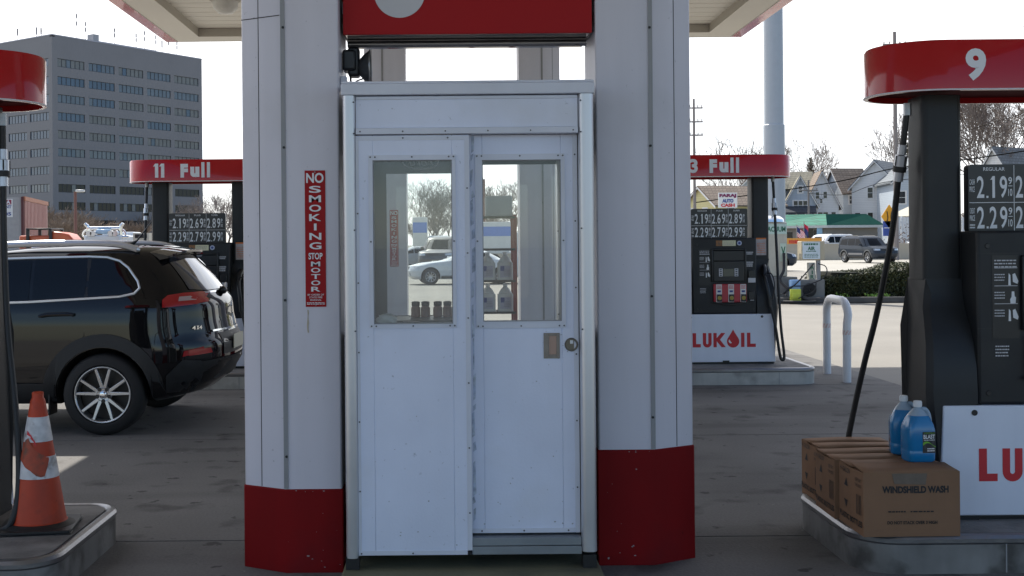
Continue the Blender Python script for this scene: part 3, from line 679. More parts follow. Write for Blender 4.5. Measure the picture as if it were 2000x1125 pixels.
    for i in range(3):
        x = -.098 + .131 * i
        m = MB(); m.box(x, x + .062, -.2645, -.2625, .675, .868); m.build('grade_label', paper, gs)
        m = MB(); m.box(x + .006, x + .062, -.274, -.265, .680, .76); m.build('grade_button', pumpblack, gs, bevel=.01)
        m = MB(); m.lathe([(.022, -.2785), (.024, -.274)], (x + .035, 0, .72), 8, 'Y'); m.build('octane_badge', mat('dull gold badge', (.38, .28, .05), .4), gs)
        m = MB(); m.quad(*[(a, -.266, b) for a, b in ((x + .014, .782), (x + .05, .782), (x + .05, .802), (x + .014, .802))], 1); lines(m, (x + .031, -.266, .838), .05, .04, 3, seed=i, m=0); m.build('grade_print', [redink, blueink], gs, smooth=0, fixn=False)
    for lx, lz in ((-.30, .60), (-.30, 1.30), (.31, .60)): m = MB(); m.lathe([(.011, -.2395), (.013, -.236)], (lx, 0, lz), 12, 'Y'); m.build('console_screw', pumpblack, t)
    for lz in (.905, 1.262): m = MB(); m.box(-.347, -.152, -.2365, -.2355, lz, lz + .003); m.build('panel_seam', pumpblack, t)
    # card reader, receipt slot
    m = MB(); m.box(.255, .325, -.262, -.237, .90, 1.02); cr = m.build('card_reader', pumpblack, t, bevel=.006)
    m = MB(); m.box(.25, .33, -.266, -.2625, .885, .935); m.build('reader_plate', grey_letter, cr, bevel=.003)
    m = MB(); m.box(.255, .325, -.250, -.2365, .70, .79); rs = m.build('receipt_slot', pumpblack, t, bevel=.006); m = MB(); m.box(.275, .315, -.253, -.2505, .69, .697); m.build('slot_lip', grey_letter, rs)
    # stickers on the console head
    m = MB(); m.box(-.02, .125, -.239, -.2365, 1.285, 1.345); st = m.build('price_sticker', cream, t); m = MB(); m.box(-.09, -.022, -.239, -.2365, 1.285, 1.345); m.build('orange_sticker', mat('faded orange sticker', (.30, .14, .05), .6, col2=(.1, .08, .07), f2=.5, s2=30), t); m = MB(); lines(m, (.05, -.2395, 1.315), .12, .04, 3, seed=2, fill=.3); m.build('sticker_print', seam_grey, st, smooth=0, fixn=False)
    m = MB(); m.lathe([(.026, -.239), (.026, -.2365)], (.165, 0, 1.315), 16, 'Y'); rb = m.build('seal_sticker', mat('pale blue seal', (.45, .5, .66), .5), t); m = MB(); m.lathe([(.012, -.2402), (.014, -.2392)], (.165, 0, 1.315), 10, 'Y'); m.build('seal_mark', blueink, rb)
    m = MB(); m.box(.39, .50, -.0745, -.0725, 1.18, 1.37); ws = m.build('warning_sticker', mat('faded pink notice', (.55, .50, .50), .6, col2=(.5, .38, .36), f2=.5, s2=20), t)
    m = MB(); m.quad((.39, -.0755, 1.355), (.50, -.0755, 1.355), (.50, -.0755, 1.37), (.39, -.0755, 1.37), 0); lines(m, (.445, -.0755, 1.26), .09, .12, 6, seed=4, m=0, fill=.3); m.build('sticker_print', orange_p, ws, smooth=0, fixn=False)
    # price board
    m = MB(); m.prism(rrect(-.334, .287, 1.365, 1.695, .018, 4), -.112, -.06, fr); pb = m.build('price_board', mat('black price board', (.012, .013, .016), .3, var=.1), t)
    m = MB(); yy = -.1135
    x0 = -.301; cw = .188
    cols = (('REGULAR', '2.19', '2.29'), ('PLUS', '2.69', '2.79'), ('SUPER', '2.89', '2.99'))
    for i, (nm, a, b) in enumerate(cols):
        text(m, nm, (x0 + cw * i + .092, yy, 1.672), .105 if i == 0 else .07, .017, bold=.01)
        for s, z in ((a, 1.585), (b, 1.437)):
            for k, xx in ((s[0], .026), (s[2], .087), (s[3], .137)):
                xc_ = x0 + cw * i + xx
                if k == '1': m.add([(xc_ + a, yy, z + b_) for a, b_ in ((-.004, -.053), (.009, -.053), (.009, .053), (-.002, .053), (-.014, .034), (-.004, .036))], [(0, 1, 2, 3, 4, 5)])
                else: text(m, k, (xc_, yy, z), .036, .106, bold=.012)
            m.quad(*[(x0 + cw * i + q, yy, w_) for q, w_ in ((.054, z - .053), (.064, z - .053), (.064, z - .043), (.054, z - .043))])
            text(m, '9', (x0 + cw * i + .170, yy, z + .03), .018, .035, bold=.012); text(m, '10', (x0 + cw * i + .170, yy, z - .027), .020, .035, bold=.012)
            m.quad(*[(x0 + cw * i + q, yy, w_) for q, w_ in ((.160, z + .003), (.181, z + .003), (.181, z + .006), (.160, z + .006))])
        if i: m.quad(*[(x0 + cw * i - .001 + q, yy, w_) for q, w_ in ((0, 1.372), (.003, 1.372), (.003, 1.69), (0, 1.69))])
    m.quad((-.330, yy, 1.508), (.28, yy, 1.508), (.28, yy, 1.511), (-.330, yy, 1.511))
    for i, s in enumerate(('CASH', 'PRICE')): text(m, s, (-.316, yy, 1.61 - .035 * i), .025, .026, bold=.008)
    for i, s in enumerate(('CREDIT', 'PRICE')): text(m, s, (-.316, yy, 1.47 - .035 * i), .025, .026, bold=.008)
    lines(m, (-.316, yy, 1.395), .025, .025, 2, seed=8); m.build('price_digits', white_letter, pb, smooth=0, fixn=False)
    # red canopy sign
    hx, ry = .78, .285
    o = [(a, b) for a, b in arc(hx - ry, 0, ry, -90, 90, 22)] + [(a, b) for a, b in arc(-hx + ry, 0, ry, 90, 270, 22)]
    i_ = [(a * .978, b * .94) for a, b in o]; k = len(o); m = MB(); zb, zt = 2.035, 2.275
    rows = [[(a, b, zb) for a, b in i_], [(a, b, zb) for a, b in o], [(a, b, zt - .012) for a, b in o], [(a * .99, b * .975, zt) for a, b in o]]
    vs_ = [q for rr in rows for q in rr] + [(a, b, zb + .03) for a, b in i_]
    fs_ = [(r * k + i, r * k + (i + 1) % k, (r + 1) * k + (i + 1) % k, (r + 1) * k + i) for r in range(3) for i in range(k)] + [(4 * k + i, 4 * k + (i + 1) % k, (i + 1) % k, i) for i in range(k)]
    fs_ += [tuple(3 * k + i for i in range(k))]
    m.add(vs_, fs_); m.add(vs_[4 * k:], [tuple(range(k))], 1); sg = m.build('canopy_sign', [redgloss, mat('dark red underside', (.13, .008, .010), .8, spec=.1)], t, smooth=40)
    m = MB(); m.tube([(a * 1.0015, b * 1.003, zb + .004) for a, b in o + o[:1]], .004, 5); m.build('sign_edge', white_letter, sg)
    m = MB(); yy = -ry - .0012
    if number == '11':
        for x in (-.44, -.375): m.add([(x + a, yy, 2.155 + b) for a, b in ((-.0, -.076), (.036, -.076), (.036, .076), (.002, .076), (-.02, .045), (-.0, .045))], [(0, 1, 2, 3, 4, 5)])
    elif number: text(m, number, (-.37 if number == '9' else -.335, yy, 2.155), None, .152, bold=.042)
    fx_ = .035 if number == '9' else 0
    if number: text(m, 'F', (fx_ - .123, yy, 2.152), .082, .148, bold=.07); text(m, 'u', (fx_ - .008, yy, 2.136), .098, .116, bold=.07); text(m, 'l', (fx_ + .080, yy, 2.160), .034, .165, bold=.03); text(m, 'l', (fx_ + .140, yy, 2.160), .034, .165, bold=.03)
    m.build('lettering', white_letter, sg, smooth=0, fixn=False)
    for pts, cz in hoses:
        m = MB(); c = bez(pts, 10); m.tube(c, .0155, 10); hs = m.build('hose', blackrub, t)
        # breakaway coupling a third of the way down
        L = [q for q in c if q.z < cz][0]; i = c.index(L); a, b = c[i - 1], c[min(i + 3, len(c) - 1)]; d = (b - a).normalized()
        if d.z > -.5: d = Vector((0, 0, -1))
        M0 = lambda q: L + d * q
        m = MB(); m.tube([M0(-.02), M0(.03)], .021, 12); m.tube([M0(.034), M0(.088)], .030, 12); m.tube([M0(.117), M0(.165)], .024, 12); m.build('coupling', alu, hs)
        m = MB(); m.tube([M0(.088), M0(.117)], .033, 12)
        for k_ in range(4): 
            e = d.orthogonal().normalized(); e.rotate(Matrix.Rotation(k_ * math.pi / 2 + .4, 3, d)); m.tube([M0(.036) + e * .030, M0(.086) + e * .030], .004, 5)
        m.build('coupling_band', blackrub, hs)
        m = MB(); m.tube([c[0] + Vector((0, 0, .01)), c[0] - Vector((0, 0, .05))], .02, 10); m.build('hose_fitting', steel, hs)
    for s in nozzles:
        m = MB(); x = s * .45
        m.tube(bez([(x + s * .03, -.285, .62), (x + s * .02, -.28, .75), (x, -.25, .88), (x - s * .01, -.2, .96)]), [.02] * 31, 10)
        m.tube([(x - s * .01, -.2, .96), (x, -.17, 1.03), (x + s * .01, -.12, 1.06)], .028, 10)
        m.tube([(x, -.12, 1.06), (x, -.06, 1.0)], .014, 8); nz_ = m.build('nozzle', pumpblack, t)
        m = MB(); m.tube(bez([(x + s * .05, -.30, .70), (x + s * .075, -.31, .85), (x + s * .06, -.26, .97), (x + s * .02, -.2, .99)]), .007, 6); m.build('trigger_guard', pumpblack, nz_)
    return t
def dflt(s): return ([(s * .60, 0, 2.04), (s * .605, -.03, 1.75), (s * .60, -.12, 1.3), (s * .59, -.22, .85), (s * .60, -.27, .4), (s * .628, -.285, .10), (s * .61, -.29, .045), (s * .58, -.29, .10), (s * .535, -.292, .40), (s * .485, -.286, .63)], 1.80)
p9 = [at(x, y, Y) - Vector((2.86, 5.83, .17)) for x, y, Y in ((1772, 206, 5.83), (1765, 270, 5.85), (1755, 345, 5.9), (1740, 470, 6.0), (1713, 610, 6.12), (1690, 702, 6.2), (1670, 790, 6.28), (1656, 862, 6.32), (1653, 905, 6.36))] + [Vector((-.66, .55, -.10)), Vector((-.62, .57, -.142)), Vector((-.45, .5, -.08)), Vector((-.4, .42, .2)), Vector((-.44, .26, .7))]
pump(2.86, 5.83, '9', 'near fuel pump with a 9 on its red top, hose hanging past the cartons', [(p9, 1.80), (dflt(1)[0], 1.80)], [1])
pl_ = [at(x, y, Y) - Vector((-2.78, 5.83, .17)) for x, y, Y in ((5, 226, 5.83), (6, 300, 5.83), (7, 400, 5.8), (9, 500, 5.77), (15, 640, 5.7), (29, 780, 5.62), (37, 900, 5.56), (33, 985, 5.52), (14, 1030, 5.5), (-20, 1020, 5.5), (-42, 900, 5.52), (-50, 780, 5.53))]
pump(-2.78, 5.83, '', 'near fuel pump at the left edge of the photo, behind the traffic cone', [(pl_, 1.80), dflt(-1)], [1, -1])
pump(-2.735, 13.05, '11', 'far fuel pump with 11 Full on its red top, behind the black car', [dflt(-1), dflt(1)], [-1, 1])
pump(3.0, 13.05, '3', 'far fuel pump with 3 Full on its red top, beside the hoop bollard', [dflt(1), dflt(-1)], [1, -1])
# ---------------------------------------------------------------- traffic cone
c0 = at(76, 1018, 5.60); CXc, CYc, B = c0.x, 5.60, .17
cone = thing('traffic_cone', 'scuffed orange traffic cone with two white collars on the left pump island', 'traffic cone', (CXc, CYc, B))
orange = mat('scuffed cone orange', (.50, .050, .012), .55, var=.16, scale=9, col2=(.27, .035, .015), f2=.55, s2=8, streak=.25, speck=.5)
collar = mat('scuffed white reflective collar', (.58, .58, .60), .4, var=.2, scale=25, col2=(.25, .21, .20), f2=.54, s2=18)
crad = lambda z: .128 - (.128 - .030) * min(1, (z - .03) / .60)
def cband(z0, z1, e, n=10): return [(crad(z0 + (z1 - z0) * i / n) + e, z0 + (z1 - z0) * i / n) for i in range(n + 1)]
m = MB(); m.lathe([(.15, .022), (.136, .034)] + cband(.04, .60, 0, 14) + [(.031, .612), (.027, .618), (.027, .642), (.022, .646), (.018, .64), (.016, .60)], (0, 0, 0), 36); m.build('cone_body', orange, cone)
for z0, z1 in ((.415, .53), (.245, .345)):
    m = MB(); m.lathe([(crad(z0), z0)] + cband(z0, z1, .0022) + [(crad(z1), z1)], (0, 0, 0), 36); m.build('collar', collar, cone)
# torn diagonal strip of dirty orange sheeting that crosses the collars
def wrap(a, z, e=.0045): r = crad(z) + e; return (r * math.sin(rad(a)), -r * math.cos(rad(a)), z)
m = MB(); strip = [(-62, .365, .335), (-45, .425, .32), (-30, .435, .30), (-12, .40, .285), (5, .375, .262), (18, .362, .255), (28, .357, .258), (36, .345, .29), (46, .342, .33)]
for (a0, t0, b0), (a1, t1, b1) in zip(strip, strip[1:]):
    for k in range(4):
        f, g_ = k / 4, (k + 1) / 4; A0, A1 = a0 + (a1 - a0) * f, a0 + (a1 - a0) * g_
        m.quad(wrap(A0, b0 + (b1 - b0) * f), wrap(A1, b0 + (b1 - b0) * g_), wrap(A1, t0 + (t1 - t0) * g_), wrap(A0, t0 + (t1 - t0) * f))
m.build('torn_sheeting', mat('dirty orange sheeting', (.36, .055, .02), .55, var=.25, scale=20, col2=(.10, .05, .03), f2=.5, s2=14), cone)
m = MB()
for (a0, z0), (a1, z1) in zip(((-40, .462), (-20, .445), (-4, .42)), ((-20, .445), (-4, .42), (4, .402))): m.quad(wrap(a0, z0 - .012, .005), wrap(a1, z1 - .004, .005), wrap(a1, z1 + .004, .005), wrap(a0, z0 + .008, .005))
m.build('torn_edge', redink, cone)
m = MB(); m.prism([(.19 * math.cos(rad(a)) * (1 if i % 2 else 1), .19 * math.sin(rad(a))) for i, a in enumerate(range(0, 360, 15))], .0, .014, lambda u, v, z: (max(-.175, min(.175, u * 1.25)), max(-.175, min(.175, v * 1.25)), z + .006))
for x, y in ((-.14, -.14), (.14, -.14), (-.14, .14), (.14, .14)): m.box(x - .035, x + .035, y - .035, y + .035, 0, .007)
m.lathe([(.17, .02), (.15, .028), (.137, .036), (.12, .036)], (0, 0, 0), 30); m.build('base_plate', blackrub, cone, bevel=.004)
cone.rotation_euler = (0, 0, rad(8))

# ---------------------------------------------------------------- cartons and jugs of washer fluid
card = mat('brown corrugated card', (.26, .148, .088), .75, spec=.15, var=.07, scale=5, bump=.05, bscale=60, streak=.05)
card_d = mat('dark card gap', (.05, .03, .018), .9)
tape = mat('brown packing tape', (.30, .19, .10), .25, var=.06)
def carton(x0, x1, y0, y1, label, rz, front=True, hh=.288):
    W, D = x1 - x0, y1 - y0; t = thing('carton', label, 'cardboard box', ((x0 + x1) / 2, (y0 + y1) / 2, .17), rad(rz), 'cartons of windshield wash')
    q = random.Random(int(y0 * 100)); w2, d2 = W / 2, D / 2
    j = lambda a=.006: q.uniform(-a, a)
    bulge = .008
    m = MB(); P = []
    # slightly sagging box shell: 3 x 3 grid per side
    def face(fn):
        n = 6; o = len(m.v)
        vs_ = [fn(i / n, k / n) for i in range(n + 1) for k in range(n + 1)]
        m.add(vs_, [(i * (n + 1) + k, (i + 1) * (n + 1) + k, (i + 1) * (n + 1) + k + 1, i * (n + 1) + k + 1) for i in range(n) for k in range(n)])
    bl = lambda a, b: bulge * math.sin(math.pi * a) * math.sin(math.pi * b)
    tz = lambda a, b: hh + .003 * math.sin(a * 5 + y0 * 3) - .006 * math.sin(math.pi * b)
    face(lambda a, b: (-w2 + W * a, -d2 - bl(a, b), tz(a, 0) * b)); face(lambda a, b: (-w2 + W * a, d2 + bl(a, b), tz(a, 1) * b))
    face(lambda a, b: (-w2 - bl(a, b), -d2 + D * a, tz(0, a) * b)); face(lambda a, b: (w2 + bl(a, b), -d2 + D * a, tz(1, a) * b))
    face(lambda a, b: (-w2 + W * a, -d2 + D * b, 0)); face(lambda a, b: (-w2 + W * a, -d2 + D * b, tz(a, b) - .004))
    m.build('box_shell', card, t, smooth=30)
    for s in (-1, 1):
        m = MB(); n = 8; vs_ = []
        for i in range(n + 1):
            for k in range(3):
                a = i / n; b = k / 2; y = s * (d2 - .001 - (d2 - .008) * b); lift = .003 + .008 * b * (.5 + .5 * abs(math.sin(a * 2.2 + s + y0))) + (.012 * b if front and s < 0 else 0)
                vs_.append((-w2 + .004 + (W - .008) * a, y, tz(a, .5 - s * -.5 * (1 - b)) + lift))
        m.add(vs_, [(i * 3 + k, (i + 1) * 3 + k, (i + 1) * 3 + k + 1, i * 3 + k + 1) for i in range(n) for k in range(2)])
        f = m.build('flap', card, t, smooth=60); so_ = f.modifiers.new('t', 'SOLIDIFY'); so_.thickness = .005
    if front:
        m = MB()
        for a, b, z in ((-.03, .07, .006),): m.quad((a - .06, -d2 - .0012, hh - .005), (b, -d2 - .0012, hh - .005), (b - .01, -d2 - .006, hh - .055), (a - .05, -d2 - .006, hh - .05))
        m.build('tape_patch', mat('grey brown tape', (.12, .085, .06), .4, var=.2, scale=30), t)
    fw = lambda x, y: (-w2 + W * .5 + x, -d2 - bl(.5 + x / W, .5 + y / hh) - .0014, hh * .5 + y)
    sd = lambda y, z: (-w2 - bl(.5 + y / D, .5 + z / hh) - .0014, y, hh * .5 + z)
    def T(nm, s, cx, cz, ww, h_, b, fn):
        mm = MB(); text(mm, s, (0, 0, 0), ww, h_, bold=b, warp=lambda x, y: fn(x + cx, y + cz)); mm.build(nm, ink, t, smooth=0, fixn=False)
    fs_side = lambda x, z: sd(-x, z)
    if front:
        T('printed_title', 'WINDSHIELD WASH', .015, .068, .30, .032, .045, fw); T('printed_warning', 'DO NOT STACK OVER 3 HIGH', .0, -.080, .225, .015, .03, fw)
        for k, (x0_, wd) in enumerate(((-.11, .08), (-.01, .11))): m = MB(); lines(m, (x0_ + wd / 2, -d2 - bulge - .0016, hh * .5 - .03), wd, .007, 1, seed=k, fill=.8); m.build('small_print', ink, t, smooth=0, fixn=False)
    T('printed_warning', 'PLASTIC BOTTLES', .0, -.095, .29, .028, .03, fs_side); T('printed_size', '4-1 GALLON', -.07, .118, .13, .022, .01, fs_side)
    for z, q_ in ((.065, 1), (-.035, -1)): m = MB(); m.add([sd(.045 - .026, z - .018 * q_), sd(.045 + .026, z - .018 * q_), sd(.045, z + .02 * q_)], [(0, 1, 2)]); m.build('arrow_mark', ink, t, smooth=0, fixn=False)
    m = MB()
    for i in range(4): m.add([sd(-.085 - .015 * i + b, z) for b, z in ((0, -.055), (-.006, -.055), (-.006, .035), (0, .035))], [(0, 1, 2, 3)])
    m.build('printed_bars', ink, t, smooth=0, fixn=False)
    T('printed_note', 'KEEP DRY', .10, .10, .07, .016, .0, fs_side); T('printed_note', 'THIS SIDE', .10, .075, .07, .014, .0, fs_side)
    return t
carton(1.850, 2.285, 5.285, 5.605, 'front cardboard carton reading WINDSHIELD WASH on the right pump island', .6)
carton(1.838, 2.28, 5.625, 5.93, 'middle cardboard carton of washer fluid, in the row of three', -.8, False, .284)
carton(1.862, 2.285, 5.95, 6.235, 'rearmost cardboard carton of washer fluid, behind the middle carton', 1.2, False, .286)
blue_fluid = mat('blue washer fluid', (.008, .18, .42), .22, var=.06, scale=6, coat=.3)
jugclear = mat('milky clear plastic', (.32, .42, .52), .25, var=.05)
def jug(x, y, z, rz, label, lab=True):
    t = thing('washer_fluid_jug', label, 'jug', (x, y, z), rad(rz), 'blue washer fluid jugs'); t.scale = (.86, .86, .98)
    def layer(wx, wy, r, z_): return [(u, v, z_) for u, v in rrect(-wx, wx, -wy, wy, r, 4)]
    def loft(mb, L):
        k = len(L[0]); vs_ = [q for l_ in L for q in l_]
        mb.add(vs_, [(i * k + j, i * k + (j + 1) % k, (i + 1) * k + (j + 1) % k, (i + 1) * k + j) for i in range(len(L) - 1) for j in range(k)] + [tuple(range(k)), tuple((len(L) - 1) * k + j for j in range(k))])
    m = MB(); loft(m, [layer(.070, .058, .03, 0), layer(.076, .064, .03, .008), layer(.077, .065, .03, .05), layer(.0755, .0635, .03, .055), layer(.077, .065, .03, .06), layer(.077, .065, .03, .15), layer(.072, .062, .032, .175), layer(.058, .053, .034, .205), layer(.050, .047, .034, .218)])
    m.build('fluid_body', blue_fluid, t, smooth=45)
    m = MB(); loft(m, [layer(.0502, .0472, .034, .2182), layer(.036, .036, .03, .236), layer(.026, .026, .0255, .248), layer(.020, .020, .0198, .252), layer(.019, .019, .0188, .262)]); m.build('clear_shoulder', jugclear, t, smooth=45)
    m = MB(); m.lathe([(.0215, .258), (.022, .262), (.022, .282), (.0205, .286), (.005, .286)], (0, 0, 0), 22)
    for i in range(22):
        a = i * 2 * math.pi / 22; m.tube([(.0222 * math.cos(a), .0222 * math.sin(a), .262), (.0222 * math.cos(a), .0222 * math.sin(a), .28)], .0012, 4)
    m.build('cap', white_letter, t)
    m = MB(); m.tube(bez([(.022, 0, .246), (.043, 0, .244), (.060, 0, .225), (.068, 0, .19), (.070, 0, .150)], 6), [.011] * 24 + [.013], 10); m.build('handle', jugclear, t)
    m = MB(); m.tube([(.050, -.03, .20), (.050, .03, .20)], .001, 4); m.build('handle_gap', ink, t)
    if lab:
        m = MB(); m.quad((-.006, -.0657, .045), (.068, -.0657, .045), (.068, -.0657, .145), (-.006, -.0657, .145)); lb = m.build('label', mat('dark bottle label', (.02, .024, .03), .35, col2=(.05, .055, .06), f2=.5, s2=40), t, smooth=0)
        m = MB(); yy = -.0664; text(m, 'BLAST', (.031, yy, .122), .064, .02, bold=.02); lines(m, (.031, yy, .106), .06, .006, 1, seed=2, fill=.5); lines(m, (.04, yy, .060), .04, .02, 2, seed=5, fill=.5); m.build('label_lettering', white_letter, lb, smooth=0, fixn=False)
        m = MB(); text(m, 'WINDSHIELD', (.031, yy, .139), .06, .007, bold=.0)
        m.add([(-.004 + .0088 * i, yy, .080 + .012 * math.sin(i * .5)) for i in range(9)] + [(-.004 + .0088 * i, yy, .088 + .012 * math.sin(i * .5 + .5)) for i in range(8, -1, -1)], [(i, i + 1, 16 - i, 17 - i) for i in range(8)])
        m.build('green_swoosh', mat('lime print', (.16, .42, .03), .5), lb, smooth=0, fixn=False)
    return t
jug(2.198, 5.535, .465, 5, 'front blue jug with BLAST label standing on the cartons')
jug(2.208, 5.73, .465, -12, 'rear blue jug half hidden behind the labelled jug', False)

# ---------------------------------------------------------------- hoop bollard
whitepipe = mat('glossy white pipe paint', (.72, .73, .76), .3, var=.06, scale=8, streak=.06)
bl_ = thing('hoop_bollard', 'white bent pipe hoop guard with red striped bands by the far right island', 'bollard', (4.24, 12.9, 0))
hp_ = [(4.27, 13.32, -.02), (4.27, 13.32, .62)] + [(4.27 - .004 * (a / 30), 13.12 + .2 * math.cos(rad(a)), .66 + .2 * math.sin(rad(a))) for a in range(15, 91, 15)] + [(4.23, 12.68 - .2 * math.sin(rad(a)), .66 + .2 * math.cos(rad(a))) for a in range(0, 76, 15)] + [(4.215, 12.48, .62), (4.21, 12.48, -.02)]
m = MB(); m.tube(hp_, .043, 16); m.build('pipe', whitepipe, bl_, True)
for x, y, z in ((4.27, 13.32, .545), (4.2135, 12.48, .53)):
    m = MB(); m.lathe([(.0442, -.025), (.0442, .025)], (x, y, z), 24); bd = m.build('reflective_band', paper, bl_, True)
    m = MB()
    for i in range(8):
        a0 = i * 45
        for k in range(4): m.quad(*[(x + .0446 * math.cos(rad(a)), y + .0446 * math.sin(rad(a)), z + zz) for a, zz in ((a0 + k * 8, -.024 + .012 * k), (a0 + k * 8 + 20, -.024 + .012 * k), (a0 + k * 8 + 28, -.012 + .012 * k), (a0 + k * 8 + 8, -.012 + .012 * k))])
    m.build('red_stripe', redink, bd, True, smooth=0, fixn=False)

# ---------------------------------------------------------------- cars
carglass = mat('dark tinted car glass', (.004, .005, .007), .03, var=.02, spec=.4)
tyre = mat('tyre rubber', (.014, .014, .015), .72, var=.15, scale=20)
rimmat = mat('silver alloy', (.50, .51, .53), .28, metal=.85, var=.04)
cladmat = mat('black car cladding', (.017, .018, .02), .55, var=.1, scale=14, bump=.05, bscale=200)
wellmat = mat('wheel well', (.004, .004, .004), .9)
redlamp = mat('red tail lamp', (.42, .012, .015), .12, var=.05, coat=.6)
whitelamp = mat('clear lamp', (.55, .56, .58), .1, metal=.4, coat=.5)
plate = mat('number plate', (.55, .53, .42), .4, var=.08)
def paintmat(name, c): return mat(name, c, .28, var=.02, coat=1.0, spec=.0)

class Body:
    "car body lofted from plan outlines; x runs to the rear, the front is -x; layers (z, front x, rear x, half width, front corner, rear corner)"
    def __init__(s, layers, n=3.0):
        s.n = n; L = []
        for i in range(len(layers) - 1):
            a, b = layers[i], layers[i + 1]; k = max(1, int((b[0] - a[0]) / .03))
            for j in range(k): L.append(tuple(a[q] + (b[q] - a[q]) * j / k for q in range(6)))
        L.append(layers[-1]); s.L = L
    def p(s, z):
        L = s.L
        if z <= L[0][0]: return L[0]
        for a, b in zip(L, L[1:]):
            if z <= b[0]:
                f = (z - a[0]) / max(1e-9, b[0] - a[0]); return tuple(a[q] + (b[q] - a[q]) * f for q in range(6))
        return L[-1]
    def hw(s, x, z):
        _, xf, xr, w_, cf, cr = s.p(z)
        if x < xf + cf: q = (xf + cf - x) / cf
        elif x > xr - cr: q = (x - xr + cr) / cr
        else: return w_
        return w_ * max(0, 1 - min(1, q) ** s.n) ** (1 / s.n)
    def rx(s, y, z):
        _, xf, xr, w_, cf, cr = s.p(z); q = min(1, abs(y) / w_); return xr - cr + cr * (1 - q ** s.n) ** (1 / s.n)
    def fx(s, y, z):
        _, xf, xr, w_, cf, cr = s.p(z); q = min(1, abs(y) / w_); return xf + cf - cf * (1 - q ** s.n) ** (1 / s.n)
    def outline(s, l):
        z, xf, xr, w_, cf, cr = l; k = 10; o = []
        for i in range(k + 1):
            t = math.pi / 2 * i / k; o.append((xf + cf - cf * math.cos(t) ** (2 / s.n), w_ * math.sin(t) ** (2 / s.n)))
        for i in range(1, 16): o.append((xf + cf + (xr - cr - xf - cf) * i / 16, w_))
        for i in range(k + 1):
            t = math.pi / 2 * (1 - i / k); o.append((xr - cr + cr * math.cos(t) ** (2 / s.n), w_ * math.sin(t) ** (2 / s.n)))
        return o
    def mesh(s):
        m = MB(); rings = []
        for l in s.L:
            h = s.outline(l); rings.append([(x, -y, l[0]) for x, y in h] + [(x, y, l[0]) for x, y in h[-2:0:-1]])
        k = len(rings[0]); vs_ = [q for r in rings for q in r]
        m.add(vs_, [(i * k + j, i * k + (j + 1) % k, (i + 1) * k + (j + 1) % k, (i + 1) * k + j) for i in range(len(rings) - 1) for j in range(k)] + [tuple(range(k)), tuple((len(rings) - 1) * k + j for j in range(k))])
        return m
    def side(s, poly, side=-1, e=.006, cuts=2, m=None, th=0):
        "patch whose outline poly is given in side view (x, z), laid on the body side"
        bm = bmesh.new(); vs_ = [bm.verts.new((x, 0, z)) for x, z in poly]; bm.faces.new(vs_); bmesh.ops.triangulate(bm, faces=bm.faces)
        for _ in range(cuts): bmesh.ops.subdivide_edges(bm, edges=list(bm.edges), cuts=1, use_grid_fill=True); bmesh.ops.triangulate(bm, faces=list(bm.faces))
        bm.verts.index_update(); m = m or MB()
        m.add([(v.co.x, side * (s.hw(v.co.x, v.co.z) + e), v.co.z) for v in bm.verts], [tuple(q.index for q in f.verts) for f in bm.faces]); bm.free(); return m
    def line(s, pts, side, r, e=.004, m=None, n=6, closed=False):
        P = [(x, side * (s.hw(x, z) + e), z) for x, z in pts]; m = m or MB(); m.tube(P + (P[:1] if closed else []), r, n); return m
    def end(s, poly, rear=True, e=.006, m=None, cuts=2):
        "patch given in end view (y, z), laid on the front or rear"
        bm = bmesh.new(); vs_ = [bm.verts.new((0, y, z)) for y, z in poly]; bm.faces.new(vs_); bmesh.ops.triangulate(bm, faces=bm.faces)
        for _ in range(cuts): bmesh.ops.subdivide_edges(bm, edges=list(bm.edges), cuts=1, use_grid_fill=True); bmesh.ops.triangulate(bm, faces=list(bm.faces))
        bm.verts.index_update(); m = m or MB(); f = (lambda y, z: s.rx(y, z) + e) if rear else (lambda y, z: s.fx(y, z) - e)
        m.add([(f(v.co.y, v.co.z), v.co.y, v.co.z) for v in bm.verts], [tuple(q.index for q in ff.verts) for ff in bm.faces]); bm.free(); return m

